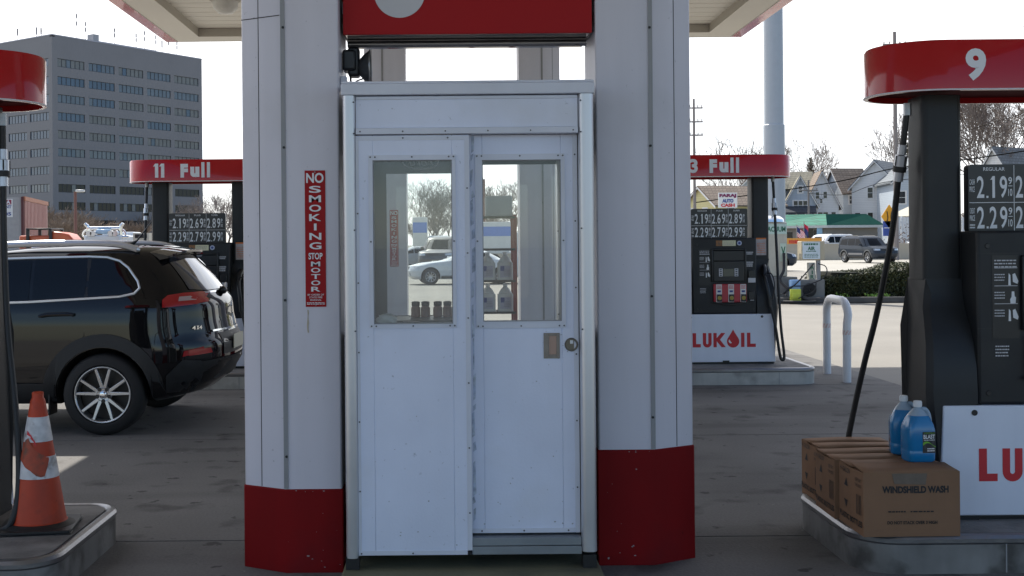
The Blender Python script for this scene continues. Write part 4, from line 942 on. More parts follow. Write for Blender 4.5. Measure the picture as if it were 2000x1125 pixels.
def wheel(t, x, y, r, rr, wdt, spokes=10, detail=True, mesh_from=None):
    s = 1 if y > 0 else -1
    m = MB(); h = wdt / 2
    prof = [(rr * .98, -h * .82), (rr + .012, -h), (r - .035, -h * .98), (r - .012, -h * .85), (r, -h * .6), (r, h * .6), (r - .012, h * .85), (r - .035, h * .98), (rr + .012, h), (rr * .98, h * .82)]
    m.lathe(prof, (x, y, r), 48 if detail else 24, 'Y', close=True); o = m.build('wheel', tyre, t)
    m = MB(); yo = y + s * h * .75; yi = y + s * h * .1
    m.lathe([(rr, y + s * h * .95), (rr * .965, y + s * h * .99), (rr * .92, y + s * h * .9), (rr * .9, yi), (rr * .98, yi)], (x, 0, r), 40 if detail else 20, 'Y', close=True)
    for i in range(spokes):
        if detail: a = 2 * math.pi * (i // 2) / (spokes / 2) + (.27 if i % 2 else -.27) + .31; a0 = 2 * math.pi * (i // 2) / (spokes / 2) + (.12 if i % 2 else -.12) + .31
        else: a = a0 = 2 * math.pi * i / spokes
        ca, sa, c0_, s0_ = math.cos(a), math.sin(a), math.cos(a0), math.sin(a0)
        w1, w2 = rr * .068, rr * .050
        A, Bq = Vector((x + c0_ * rr * .14, 0, r + s0_ * rr * .14)), Vector((x + ca * rr * .95, 0, r + sa * rr * .95))
        n_ = (Bq - A).normalized(); pr = Vector((-n_.z, 0, n_.x))
        f = lambda P, o_, yy: (P.x + pr.x * o_, yy, P.z + pr.z * o_)
        m.add([f(A, -w1, yo), f(A, w1, yo), f(Bq, w2, y + s * h * .9), f(Bq, -w2, y + s * h * .9), f(A, -w1, yo - s * .03), f(A, w1, yo - s * .03), f(Bq, w2, y + s * h * .6), f(Bq, -w2, y + s * h * .6)], [(0, 1, 2, 3), (4, 7, 6, 5), (0, 3, 7, 4), (1, 5, 6, 2), (0, 4, 5, 1), (2, 6, 7, 3)])
    m.lathe([(rr * .30, yo - s * .03), (rr * .30, yo - s * .002), (rr * .24, yo + s * .003), (rr * .14, yo - s * .004), (.001, yo - s * .004)], (x, 0, r), 24, 'Y')
    rm = m.build('rim', rimmat, o, bevel=.004 if detail else 0)
    m = MB(); m.lathe([(rr * .93, yi - s * .02), (rr * .3, yi - s * .03), (.001, yi - s * .03)], (x, 0, r), 24, 'Y'); m.build('brake_disc', mat('dark brake', (.05, .048, .045), .5, metal=.5), o)
    if detail:
        for i in range(5):
            a = 2 * math.pi * i / 5 + .31 + math.pi / 5; m = MB(); m.lathe([(.016, yo - s * .006), (.016, yo + s * .006), (.001, yo + s * .006)], (x + rr * .22 * math.cos(a), 0, r + rr * .22 * math.sin(a)), 10, 'Y'); m.build('lug_recess', pumpblack, o)
        m = MB(); m.lathe([(rr * .12, yo - s * .01), (rr * .12, yo + s * .010), (rr * .08, yo + s * .014), (.001, yo + s * .014)], (x, 0, r), 20, 'Y'); m.build('hub_cap', chrome, o)
    return o
def cut_wells(bo_, wells, ymax):
    "open the wheel arches of the body with cylinders"
    bo_.data.materials.append(wellmat)
    m = MB()
    for x, z, r in wells:
        for s in (-1, 1):
            m2 = MB(); m2.lathe([(r, s * (ymax - .28)), (r, s * (ymax + .3))], (x, 0, z), 40, 'Y', m=1); m.add(m2.v, m2.f, 1)
    c = m.build('cutter', [wellmat, wellmat], smooth=0)
    q = bo_.modifiers.new('b', 'BOOLEAN'); q.operation = 'DIFFERENCE'; q.object = c; q.solver = 'EXACT'
    c.parent = None; c.matrix_world = Matrix.Identity(4)
    par, loc, rot = bo_.parent, bo_.location.copy(), bo_.rotation_euler.copy(); bo_.parent = None
    bpy.context.view_layer.update()
    me = bpy.data.meshes.new_from_object(bo_.evaluated_get(bpy.context.evaluated_depsgraph_get()))
    bo_.modifiers.clear(); bo_.data = me; bo_.parent = par
    bpy.data.objects.remove(c)
    me.polygons.foreach_set('use_smooth', [True] * len(me.polygons)); me.set_sharp_from_angle(angle=rad(38))
def window_set(B, t, polys, trim=None, mats_=None):
    mats_ = mats_ or MATS['far car glass']
    for s in (-1, 1):
        for pl_q in polys:
            wn_ = B.side(pl_q, s, .004).build('side_window', mats_, t, fixn=False)
            if trim: B.line(pl_q, s, trim[1], .004, closed=True).build('window_trim', trim[0], wn_)

# ---- the black car at the pump (rear axle at x = 0)
jeep = thing('parked_car', 'black sport utility car with silver alloys and red tail lamps at the far left pump', 'car', (-2.747, 10.27, 0), rad(-1.0))
JB = Body([(.245, -3.40, .50, .80, .5, .45), (.30, -3.50, .70, .86, .6, .5), (.40, -3.58, .83, .895, .7, .62), (.55, -3.62, .90, .905, .75, .66), (.70, -3.60, .90, .903, .75, .66), (.78, -3.58, .855, .90, .75, .64), (.90, -3.54, .83, .895, .75, .62), (1.0, -3.48, .82, .885, .75, .60), (1.04, -3.42, .81, .875, .75, .58), (1.07, -2.4, .79, .868, .6, .56), (1.10, -2.25, .765, .858, .5, .55), (1.20, -2.0, .69, .83, .5, .53), (1.30, -1.75, .61, .79, .5, .5), (1.42, -1.42, .50, .745, .5, .48), (1.46, -1.2, .46, .70, .5, .46), (1.49, -.95, .42, .62, .5, .44), (1.51, -.7, .36, .48, .5, .4), (1.518, -.3, .25, .2, .3, .3)], 2.5)
jp = paintmat('gloss black car paint', (.0065, .0065, .008))
jbody = JB.mesh().build('body', jp, jeep, smooth=38)
WR = .325
cut_wells(jbody, [(0, WR, .375), (-2.55, WR, .375)], .905)
for x in (0, -2.55):
    for y in (-.80, .80): wheel(jeep, x, y, WR, .228, .22, 10, True)
for s in (-1, 1):
    for x in (0, -2.55):
        pts = arc(x, WR, .485, -8, 188, 24) + [(x - .385, .27)] + arc(x, WR, .380, 188, -8, 24)[1:-1] + [(x + .385, .27)]
        JB.side(pts, s, .012, 1).build('arch_cladding', cladmat, jeep, fixn=False)
    m = JB.side([(-2.07, .25), (-.48, .25), (-.47, .42), (-2.08, .42)], s, .014, 2); m.build('sill_cladding', cladmat, jeep, fixn=False)
    m = JB.side([(.48, .28), (.60, .275), (.72, .40), (.77, .53), (.74, .575), (.62, .59), (.50, .47)], s, .009, 2); m.build('bumper_cladding', cladmat, jeep, fixn=False)
    win = [[(-1.42, 1.055), (-.60, 1.075), (-.61, 1.40), (-.9, 1.395), (-1.17, 1.30)], [(-.57, 1.077), (-.15, 1.10), (-.15, 1.408), (-.58, 1.402)], [(-.13, 1.10), (.12, 1.115), (.235, 1.135), (.27, 1.17), (.255, 1.215), (.17, 1.32), (.10, 1.375), (0, 1.403), (-.13, 1.409)]]
    for k_, wq in enumerate(win): JB.side(wq, s, .004).build('side_window', carglass, jeep, fixn=False)
    m = MB(); JB.line([(-1.45, 1.045), (-.6, 1.065), (-.15, 1.088), (.13, 1.103), (.245, 1.125), (.285, 1.17), (.265, 1.225), (.18, 1.332), (.105, 1.388), (0, 1.418), (-.15, 1.424), (-.6, 1.418), (-.9, 1.41), (-1.2, 1.31)], s, .0105, .003, m); m.build('window_trim', alu, jeep)
    JB.side([(-.155, 1.09), (-.125, 1.092), (-.125, 1.42), (-.155, 1.42)], s, .006, 0).build('pillar_trim', pumpblack, jeep, fixn=False)
    m = MB()
    JB.line([(-.14, 1.085), (-.145, .80), (-.18, .72), (-.30, .66)], s, .003, .0, m, 4); JB.line([(-1.0, 1.06), (-1.0, .43)], s, .003, 0, m, 4); JB.line([(.24, 1.44), (.38, 1.28), (.48, 1.13)], s, .0025, 0, m, 4); JB.line([(.50, .98), (.50, .86), (.42, .80), (.40, .62)], s, .0025, 0, m, 4)
    m.build('panel_gap', wellmat, jeep)
    m = MB(); P = [(-.50, .955), (-.44, .968), (-.30, .972), (-.225, .968)]; m.tube([(x, s * (JB.hw(x, z) + .028), z) for x, z in P], [.012, .016, .016, .012], 8)
    for x in (-.48, -.24): m.tube([(x, s * JB.hw(x, .96), .96), (x, s * (JB.hw(x, .96) + .03), .964)], .012, 6)
    m.build('door_handle', jp, jeep)
    tl = [(.47, 1.012), (.465, 1.075), (.50, 1.11), (.60, 1.125), (.70, 1.128), (.735, 1.11), (.735, 1.045), (.70, 1.03)]
    l_ = JB.side(tl, s, .012, 2).build('tail_light', redlamp, jeep, fixn=False)
    JB.side([(.58, 1.06), (.58, 1.095), (.69, 1.10), (.69, 1.065)], s, .017, 1).build('reverse_lens', mat('pink clear lens', (.5, .36, .36), .1, coat=.5), l_, fixn=False)
    JB.end([(s * .66, 1.035), (s * .66, 1.115), (s * .50, 1.105), (s * .45, 1.07), (s * .47, 1.045)], True, .008).build('tail_light', redlamp, jeep, fixn=False)
    JB.end([(s * .78, .62), (s * .78, .665), (s * .60, .672), (s * .58, .63)], True, .010).build('reflector', redlamp, jeep, fixn=False)
    JB.side([(.62, .615), (.63, .66), (.76, .685), (.765, .645)], s, .008, 1).build('reflector', redlamp, jeep, fixn=False)
    # roof rail, mud flap, mirror
    m = MB(); rl = [(-1.15, 1.47), (-1.0, 1.51), (-.6, 1.528), (-.2, 1.528), (0, 1.522), (.12, 1.505), (.24, 1.465)]
    pr_ = bez([(x, s * .655, z) for x, z in rl], 6); m.tube([Vector(q) + Vector((0, 0, .006)) for q in pr_], [.010] + [.027] * (len(pr_) - 2) + [.010], 8); m.build('roof_rail', alu, jeep)
    m = MB(); m.box(-.445, -.43, *sorted((s * .70, s * .88)), .16, .34); m.build('mud_flap', blackrub, jeep, bevel=.006)
    m = MB(); m.box(-1.62, -1.50, *sorted((s * .86, s * 1.05)), 1.09, 1.22); m.build('wing_mirror', jp, jeep, bevel=.03, seg=3)
# rear glass, spoiler, wiper, plate, badge, bumper
JB.end([(-.60, 1.15), (-.40, 1.135), (.40, 1.135), (.60, 1.15), (.54, 1.38), (.46, 1.425), (-.46, 1.425), (-.54, 1.38)], True, .007).build('rear_window', mat('rear glass', (.03, .035, .045), .03, coat=.6), jeep, fixn=False)
m = MB(); prf = [(.26, 1.508), (.40, 1.497), (.545, 1.474), (.54, 1.456), (.46, 1.446), (.38, 1.436), (.28, 1.455)]
n = 16; vs_ = []
for i in range(n + 1):
    y = -.60 + 1.2 * i / n; f = 1 - .35 * abs(y / .60) ** 3
    vs_ += [(.30 + (x - .30) * f, y, z - .05 * abs(y / .60) ** 3) for x, z in prf]
k = len(prf); m.add(vs_, [(i * k + j, i * k + (j + 1) % k, (i + 1) * k + (j + 1) % k, (i + 1) * k + j) for i in range(n) for j in range(k)] + [tuple(range(k)), tuple(n * k + j for j in range(k))]); m.build('spoiler', jp, jeep, smooth=50)
m = MB(); m.tube([(JB.rx(0, 1.13) + .03, 0, 1.13), (JB.rx(0.25, 1.16) + .03, .3, 1.17)], .009, 6); lump(m, (JB.rx(0, 1.12) + .03, 0, 1.12), .035, .05, .035, 2, rough=.05); m.build('rear_wiper', pumpblack, jeep)
m = MB(); JB.end([(-.52, 1.11), (.52, 1.11), (.52, 1.124), (-.52, 1.124)], True, .004, m, 3); JB.end([(-.5, .795), (.5, .795), (.5, .81), (-.5, .81)], True, .012, m, 2); m.build('hatch_trim', chrome, jeep, fixn=False)
JB.end([(-.40, .60), (.40, .60), (.40, .78), (-.40, .78)], True, .004).build('plate_recess', cladmat, jeep, fixn=False)
m = MB(); m.box(JB.rx(0, .7) + .008, JB.rx(0, .7) + .014, -.2, .2, .63, .75); m.build('number_plate', plate, jeep)
JB.end([(-.80, .40), (.80, .40), (.82, .56), (.45, .575), (-.45, .575), (-.82, .56)], True, .008).build('bumper_cladding', cladmat, jeep, fixn=False)
m = MB()
for ch, a, ww in (('4', 0, .030), ('x', .034, .022), ('4', .06, .03)):
    text(m, ch, (0, 0, 0), ww, .032, bold=.02, warp=lambda x, y, a=a: (JB.rx(-.70 + a + x, .82) + .009, -.70 + a + x, .84 + y))
m.build('badge', chrome, jeep, smooth=0, fixn=False)
m = MB(); m.tube([(-.04, -.1, 1.515), (.02, -.1, 1.53), (.06, -.1, 1.555), (.19, -.1, 1.72)], [.03, .02, .008, .004], 6); m.build('antenna', pumpblack, jeep)
JB.end([(-.70, 1.10), (.70, 1.10), (.60, 1.44), (-.60, 1.44)], False, .006).build('windshield', carglass, jeep, fixn=False)
for s in (-1, 1): JB.end([(s * .50, .86), (s * .80, .86), (s * .80, .96), (s * .50, .95)], False, .006).build('headlight', whitelamp, jeep, fixn=False)
JB.end([(-.42, .66), (.42, .66), (.42, .88), (-.42, .88)], False, .006).build('grille', cladmat, jeep, fixn=False)

# ---- generic cars further off
PROF = {
 'suv': dict(L=[(.28, -2.05, 2.1, .78, .5, .4), (.40, -2.22, 2.25, .88, .6, .45), (.60, -2.28, 2.30, .91, .6, .45), (.92, -2.22, 2.28, .90, .6, .45), (1.00, -2.05, 2.27, .89, .6, .45), (1.05, -1.05, 2.25, .88, .6, .45), (1.10, -.98, 2.24, .87, .4, .3), (1.45, -.62, 2.16, .81, .35, .28), (1.62, -.42, 2.10, .76, .3, .28), (1.70, -.22, 2.02, .68, .3, .3), (1.735, .1, 1.8, .42, .3, .3)], fa=-1.40, ra=1.35, r=.36,
   win=[[(-.78, 1.10), (.08, 1.12), (.08, 1.55), (-.28, 1.54)], [(.14, 1.12), (.98, 1.13), (.98, 1.55), (.14, 1.555)], [(1.05, 1.14), (1.90, 1.17), (1.75, 1.52), (1.05, 1.55)]], ws=(1.10, 1.56, .72, .60), rw=(1.15, 1.56)),
 'sedan': dict(L=[(.22, -2.1, 2.1, .76, .5, .5), (.34, -2.26, 2.24, .86, .7, .55), (.55, -2.30, 2.30, .89, .7, .55), (.74, -2.20, 2.30, .885, .7, .5), (.86, -1.7, 2.27, .87, .6, .5), (.93, -1.05, 2.22, .86, .6, .5), (.965, -.85, 1.55, .85, .5, .5), (1.00, -.76, 1.42, .83, .5, .5), (1.25, -.15, .95, .70, .45, .45), (1.35, .10, .75, .60, .4, .4), (1.40, .22, .55, .35, .3, .3)], fa=-1.42, ra=1.35, r=.32,
   win=[[(-.62, .98), (.16, .99), (.16, 1.30), (-.02, 1.29), (-.2, 1.23)], [(.21, .99), (.98, 1.0), (.82, 1.20), (.62, 1.28), (.21, 1.30)]], ws=(.99, 1.27, .70, .58), rw=(1.02, 1.26)),
}
def car(kind, label, loc, rz, paint, group=None, sc=1.0, spokes=6, extra=None):
    d = PROF[kind]; t = thing('car', label, 'car', loc, rz, group); t.scale = (sc, sc, sc)
    B_ = Body(d['L'], 4.0 if kind == 'suv' else 3.0); b = B_.mesh().build('body', paint, t, smooth=38)
    wmax = max(l[3] for l in d['L'])
    cut_wells(b, [(d['fa'], d['r'], d['r'] + .06), (d['ra'], d['r'], d['r'] + .06)], wmax)
    for x in (d['fa'], d['ra']):
        for y in (-wmax + .10, wmax - .10): wheel(t, x, y, d['r'], d['r'] * .66, .2, spokes, False)
    window_set(B_, t, d['win'])
    z0, z1, wa, wb = d['ws']
    B_.end([(-wa, z0), (wa, z0), (wb, z1), (-wb, z1)], False, .005).build('windshield', farglass, t, fixn=False)
    B_.end([(-wa, d['rw'][0]), (wa, d['rw'][0]), (wb, d['rw'][1]), (-wb, d['rw'][1])], True, .005).build('rear_window', farglass, t, fixn=False)
    zl = d['L'][3][0]; hl = .12
    for s in (-1, 1):
        B_.end([(s * wmax * .55, zl - hl), (s * wmax * .93, zl - hl), (s * wmax * .93, zl), (s * wmax * .55, zl - .02)], False, .008).build('headlight', whitelamp, t, fixn=False)
        B_.end([(s * wmax * .60, zl - hl), (s * wmax * .93, zl - hl), (s * wmax * .93, zl + .02), (s * wmax * .60, zl)], True, .008).build('tail_light', redlamp, t, fixn=False)
        m = MB(); x = d['win'][0][0][0] + .12; m.box(x - .05, x + .05, *sorted((s * wmax * .95, s * (wmax + .13))), d['win'][0][0][1] + .0, d['win'][0][0][1] + .12); m.build('wing_mirror', paint, t, bevel=.03)
        m = MB()
        for x in (d['win'][1][0][0] - .03, d['win'][1][1][0] - .0): B_.line([(x, d['win'][0][0][1]), (x, .42)], s, .004, 0, m, 4)
        m.build('panel_gap', wellmat, t)
        m = MB(); x0, x1 = d['fa'] + d['r'] + .1, d['ra'] - d['r'] - .1; B_.side([(x0, d['L'][0][0] + .02), (x1, d['L'][0][0] + .02), (x1, d['L'][1][0] + .02), (x0, d['L'][1][0] + .02)], s, .008, 1, m); m.build('sill', cladmat, t, fixn=False)
    B_.end([(-.42, zl - .14), (.42, zl - .14), (.42, zl - .02), (-.42, zl - .02)], False, .008).build('grille', cladmat, t, fixn=False)
    B_.end([(-.6, .36), (.6, .36), (.6, .48), (-.6, .48)], False, .008).build('lower_grille', cladmat, t, fixn=False)
    m = MB(); m.box(B_.fx(0, .5) - .02, B_.fx(0, .5) - .012, -.15, .15, .48, .57); m.build('number_plate', plate, t)
    m = MB(); m.box(B_.rx(0, zl - .1) + .012, B_.rx(0, zl - .1) + .02, -.15, .15, zl - .17, zl - .07); m.build('number_plate', plate, t)
    if extra: extra(t, B_)
    return t
def rails(t, B_):
    for s in (-1, 1): m = MB(); m.tube(bez([(.0, s * .60, 1.66), (.3, s * .60, 1.74), (1.4, s * .60, 1.74), (1.75, s * .60, 1.68)], 4), .025, 6); m.build('roof_rail', cladmat, t)
def fenders(t, B_):
    rails(t, B_)
    for s in (-1, 1):
        for x in (-1.40, 1.35):
            B_.side(arc(x, .36, .50, 0, 180, 14) + arc(x, .36, .42, 180, 0, 14), s, .014, 1).build('arch_cladding', mat('grey arch', (.10, .105, .11), .4), t, fixn=False)
        B_.side([(-.85, .52), (.8, .52), (.8, .64), (-.85, .64)], s, .012, 1).build('door_moulding', mat('grey moulding', (.2, .2, .21), .4), t, fixn=False)
def wing(t, B_):
    m = MB(); m.box(1.95, 2.25, -.72, .72, 1.25, 1.275)
    for y in (-.45, .45): m.box(2.0, 2.12, y - .015, y + .015, .92, 1.25)
    m.build('rear_wing', MATS['white car paint'], t, bevel=.006)
white_paint = paintmat('white car paint', (.62, .64, .66)); dark_paint = mat('slate car paint', (.034, .042, .055), .3, var=.02, coat=.45, spec=0)
farglass = mat('far car glass', (.003, .004, .006), .06, var=.02, spec=.12); silver_paint = paintmat('silver car paint', (.38, .40, .42)); red_paint = paintmat('red car paint', (.35, .02, .02))
# ---------------------------------------------------------------- display rack between the far columns
RYK = 11.0
rk = thing('display_rack', 'open wire display rack with red posts, seen through the booth windows', 'rack', (.15, RYK, 0))
xl, xr_ = at(926, 500, RYK).x, at(1006, 500, RYK).x
m = MB()
for x in (xl, xr_):
    for y in (RYK, RYK + .4): m.box(x - .018, x + .018, y - .018, y + .018, 0, 1.77)
m.build('post', mat('dull red post', (.22, .018, .02), .4, var=.1), rk, True)
SH = [.30, .86, 1.155, 1.45, 1.75]
for z in SH:
    m = MB()
    for i in range(6): m.box(xl, xr_, RYK - .02 + .088 * i, RYK - .014 + .088 * i, z - .006, z)
    for i in range(14): x = xl + (xr_ - xl) * i / 13; m.box(x - .002, x + .002, RYK - .015, RYK + .43, z + .0005, z + .004)
    m.box(xl, xr_, RYK - .024, RYK - .0205, z - .014, z + .008)
    m.build('wire_shelf', pumpblack, rk, True)
milk = mat('white jug plastic', (.60, .61, .60), .4, var=.06)
oilblk = mat('black bottle plastic', (.02, .02, .022), .35); amber = mat('amber label', (.30, .12, .05), .5, var=.2)
def small_jug(x, y, z, lab, kind, s=1.0):
    t = thing('white_jug' if kind == 'w' else 'oil_bottle', lab, 'jug' if kind == 'w' else 'bottle', (x, y, z), 0, 'white jugs on the rack' if kind == 'w' else 'dark bottles on the rack')
    if kind == 'w':
        m = MB(); m.prism(rrect(-.072, .072, -.06, .06, .025, 4), 0, .17, lambda u, v, q: (u, v, q)); m.lathe([(.066, .17), (.05, .20), (.03, .225), (.02, .23), (.02, .245)], (0, 0, 0), 16); m.build('jug_body', milk, t, bevel=.006)
        m = MB(); m.lathe([(.022, .245), (.022, .265), (.01, .267)], (0, 0, 0), 14); m.build('cap', white_letter, t)
        m = MB(); m.quad((-.05, -.0612, .03), (.05, -.0612, .03), (.05, -.0612, .14), (-.05, -.0612, .14)); lb = m.build('label', mat('pale lilac label', (.42, .42, .52), .5), t, smooth=0)
        m = MB(); m.quad((-.045, -.062, .09), (-.01, -.062, .09), (-.01, -.062, .135), (-.045, -.062, .135)); m.build('label_mark', blueink, lb, smooth=0); m = MB(); lines(m, (.015, -.0622, .075), .06, .06, 4, seed=3); m.build('label_print', seam_grey, lb, smooth=0)
    else:
        m = MB(); m.prism(rrect(-.052, .052, -.035, .035, .02, 4), 0, .15, lambda u, v, q: (u, v, q)); m.lathe([(.035, .15), (.02, .19), (.016, .20), (.016, .22)], (0, 0, 0), 12); m.build('bottle_body', oilblk, t, bevel=.006)
        m = MB(); m.lathe([(.019, .22), (.019, .24), (.008, .242)], (0, 0, 0), 12); m.build('cap', grey_letter, t)
        m = MB(); m.quad((-.042, -.0362, .03), (.042, -.0362, .03), (.042, -.0362, .125), (-.042, -.0362, .125)); m.build('label', amber, t, smooth=0)
LN = ('first', 'second', 'third', 'fourth', 'fifth')
for i in range(4):
    px = (812, 831, 855, 874)[i]; t = thing('amber_jar', f'{LN[i]} small amber jar from the left, inside the booth below the left window', 'jar', (at(px, 600, 6.28).x, 6.28, 1.1125), 0, 'amber jars on the booth counter')
    m = MB(); m.lathe([(.022, 0), (.025, .004), (.025, .05), (.018, .06)], (0, 0, 0), 16); m.build('jar_body', mat('amber jar', (.24, .12, .08), .4, var=.25, scale=30), t)
    m = MB(); m.lathe([(.021, .0605), (.022, .064), (.022, .082), (.01, .085)], (0, 0, 0), 16); m.build('lid', mat('dull brown lid', (.06, .05, .045), .5), t)
for i in range(2): small_jug(xr_ - .255 + .165 * i, RYK + .1, SH[1], ('white jug with lilac label on the rack, nearer the left post', 'white jug with lilac label on the rack, beside the red post')[i], 'w')
for i in range(2): small_jug(xr_ - .255 + .165 * i, RYK + .1, SH[2], ('plain white jug on the upper rack shelf, nearer the middle', 'plain white jug on the upper rack shelf, beside the red post')[i], 'w')
for k, (dx, z, hh, ww, lab) in enumerate(((-.27, SH[4], .2, .25, 'pale grey carton standing on top of the rack'),)):
    m = MB(); m.box(xr_ + dx - .0, xr_ + dx + ww, RYK + .03, RYK + .3, z + .006, z + hh); tag(m.build('packet', mat('pale grey card', (.42, .43, .44), .7, var=.1), base=(xr_ + dx + ww / 2, RYK + .16, z + .006), bevel=.01), lab, 'box')

# ---------------------------------------------------------------- air and vacuum corner behind the forecourt
Zc = 28.6
planter = thing('planter_kerb', 'dark weathered kerb round the planting bed on the far right', 'kerb', (16, 30, 0))
kx0 = at(1500, 585, Zc).x
m = MB(); m.box(kx0, 40, Zc, Zc + .18, -.02, .13); m.box(kx0, kx0 + .18, Zc + .18, 33, -.02, .13); m.box(kx0, 40, 33, 33.18, -.02, .13); m.build('kerb_stone', mat('dark kerb stone', (.085, .08, .075), .85, var=.25, scale=3), planter, True, bevel=.03)
m = MB(); m.box(kx0 + .18, 40, Zc + .18, 33, -.02, .09); m.build('mulch_bed', mat('dark mulch', (.075, .06, .045), .95, var=.35, scale=8, bump=.8, bscale=20), planter, True)

def leaf_cloud(mb, pts, size, q, nm=2, flat=.5):
    for p in pts:
        s = size * q.uniform(.6, 1.4); a = Vector((q.gauss(0, 1), q.gauss(0, 1), q.gauss(0, 1))).normalized(); b = a.orthogonal().normalized(); b.rotate(Matrix.Rotation(q.uniform(0, 6.28), 3, a)); c = a.cross(b)
        mb.add([p - b * s, p + c * s * .45, p + b * s, p - c * s * .45], [(0, 1, 2, 3)], q.randrange(nm))
hq = random.Random(5)
hx0, hx1, hy0, hy1, hh = at(1612, 560, 29.2).x, 15.5, 29.1, 30.9, .83
def hedge_pt():
    while True:
        a = hq.random(); f = hq.random()
        x = hx0 + (hx1 - hx0) * hq.random(); d = min(1, (x - hx0 + .02) / 2.2, (hx1 - x + .02) / 2); top = hh * (.62 + .38 * math.sqrt(d)) + .05 * math.sin(x * 2.3) + .03 * math.sin(x * 5.1)
        if a < .42: y, z = hy0 + (hy1 - hy0) * hq.random(), top
        elif a < .85: y, z = hy0, .15 + (top - .15) * f
        elif a < .93: y, z = hy1, .15 + (top - .15) * f
        else: x, y, z = hx0, hy0 + (hy1 - hy0) * hq.random(), .15 + (top - .15) * .6 * f
        yr = min(1, (y - hy0) / .35 + .15, (hy1 - y) / .35 + .15); 
        if a < .42: z -= .14 * (1 - yr) ** 2
        return Vector((x + hq.gauss(0, .03), y + hq.gauss(0, .03), z + hq.gauss(0, .022)))
hedge = thing('hedge', 'clipped dense green hedge in the planting bed at the far right', 'hedge', ((hx0 + hx1) / 2, 30, .09))
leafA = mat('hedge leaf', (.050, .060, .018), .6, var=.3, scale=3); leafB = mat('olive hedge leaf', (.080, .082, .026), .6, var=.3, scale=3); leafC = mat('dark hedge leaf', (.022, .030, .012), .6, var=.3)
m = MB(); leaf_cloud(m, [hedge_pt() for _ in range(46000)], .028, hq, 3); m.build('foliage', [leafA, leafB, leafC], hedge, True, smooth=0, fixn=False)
m = MB(); m.prism(rrect(hx0 + .25, hx1 - .1, hy0 + .07, hy1 - .07, .3, 4), .09, hh * .86, lambda u, v, z: (u, v, z)); m.build('shade_core', mat('hedge inner shade', (.014, .016, .008), .95), hedge, True)  # solid dark core; shade inside the foliage put into its colour
sprig = mat('spring weed leaf', (.20, .34, .05), .6, var=.3)
for k, (px, lab) in enumerate(((1640, 'small bright green weed tuft under the hedge, nearest the air pump'), (1700, 'small bright green weed tuft under the middle of the hedge'), (1722, 'small bright green weed tuft under the hedge, beside the pump hose'))):
    p = at(px, 577, 29.0); m = MB(); leaf_cloud(m, [Vector((p.x + hq.gauss(0, .12), 28.98 + hq.gauss(0, .05), .10 + abs(hq.gauss(0, .05)))) for _ in range(45)], .04, hq, 1); tag(m.build('weed', sprig, base=(p.x, 28.98, .09), smooth=0, fixn=False), lab, 'plant')

# vacuum station
vx = at(1520, 500, 29.4).x
vac = thing('vacuum_machine', 'pale tall VACUUM machine behind the far right pump', 'vacuum', (vx, 29.5, .09))
vm = mat('beige machine casing', (.50, .48, .40), .5, var=.08, streak=.1)
m = MB(); m.box(vx - .42, vx + .20, 29.3, 29.8, .62, 1.98); m.build('casing', vm, vac, True, bevel=.03)
m = MB(); m.lathe([(.30, 1.985), (.29, 2.05), (.2, 2.13), (.05, 2.16)], (vx - .11, 29.55, 0), 20); m.build('dome_top', chrome, vac, True)
m = MB(); m.box(vx - .40, vx + .185, 29.285, 29.298, 1.68, 1.93); sgn = m.build('sign_panel', mat('mint sign panel', (.45, .58, .52), .5), vac, True)
m = MB(); text(m, 'VACUUM', (vx - .11, 29.283, 1.805), .53, .13, bold=.03); m.build('lettering', dkgreen, sgn, True, smooth=0, fixn=False)
m = MB(); m.box(vx + .02, vx + .17, 29.288, 29.298, 1.0, 1.45); sg2 = m.build('rate_plate', mat('pale green plate', (.5, .6, .5), .5), vac, True); m = MB(); text(m, 'V', (vx + .095, 29.286, 1.27), .11, .2, bold=.03); m.build('lettering', dkgreen, sg2, True, smooth=0, fixn=False)
m = MB(); m.box(vx - .5, vx + .42, 29.2, 29.9, .08, .615); m.build('plinth', mat('grey plinth block', (.22, .215, .20), .8, var=.15), vac, True, bevel=.02)
m = MB(); m.tube(bez([(vx + .1, 29.25, 1.2), (vx + .05, 29.1, .8), (vx - .05, 29.0, .5), (vx + .35, 28.6, .12), (vx + .6, 28.4, .04), (vx + .2, 28.3, .04), (vx - .2, 28.45, .04)]), .035, 8); m.build('suction_hose', blackrub, vac, True)

ax = at(1581, 490, 29.0).x
air = thing('air_machine', 'tyre AIR machine on a post with a square white sign and coiled hose', 'air pump', (ax, 29.1, .09))
m = MB(); m.box(at(1561, 0, 29).x, at(1607, 0, 29).x, 29.0, 29.35, at(1580, 508, 29).z, at(1580, 471, 29).z); m.build('sign_box', mat('tan sign box', (.48, .42, .30), .6, var=.06), air, True, bevel=.012)
x0, x1, z0, z1 = at(1563, 0, 29).x, at(1597, 0, 29).x, at(1580, 506, 28.99).z, at(1580, 473, 28.99).z
m = MB(); m.box(x0, x1, 28.985, 28.998, z0, z1); sf = m.build('sign_face', mat('pale blue sign face', (.62, .70, .74), .5), air, True)
m = MB(); cx = (x0 + x1) / 2; W_ = x1 - x0; H_ = z1 - z0
text(m, 'AIR', (cx, 28.983, z0 + H_ * .63), W_ * .42, H_ * .22, bold=.04); lines(m, (cx, 28.983, z0 + H_ * .88), W_ * .8, H_ * .12, 1, seed=3, fill=.9); lines(m, (cx, 28.983, z0 + H_ * .46), W_ * .6, H_ * .06, 1, seed=4, fill=.9); lines(m, (cx, 28.983, z0 + H_ * .2), W_ * .8, H_ * .25, 3, seed=6, fill=.4); m.build('lettering', dkgreen, sf, True, smooth=0, fixn=False)
px_ = at(1594, 0, 29.1).x; m = MB(); m.box(px_ - .045, px_ + .045, 29.08, 29.17, .08, z0 - .03); m.build('post', seam_grey, air, True)
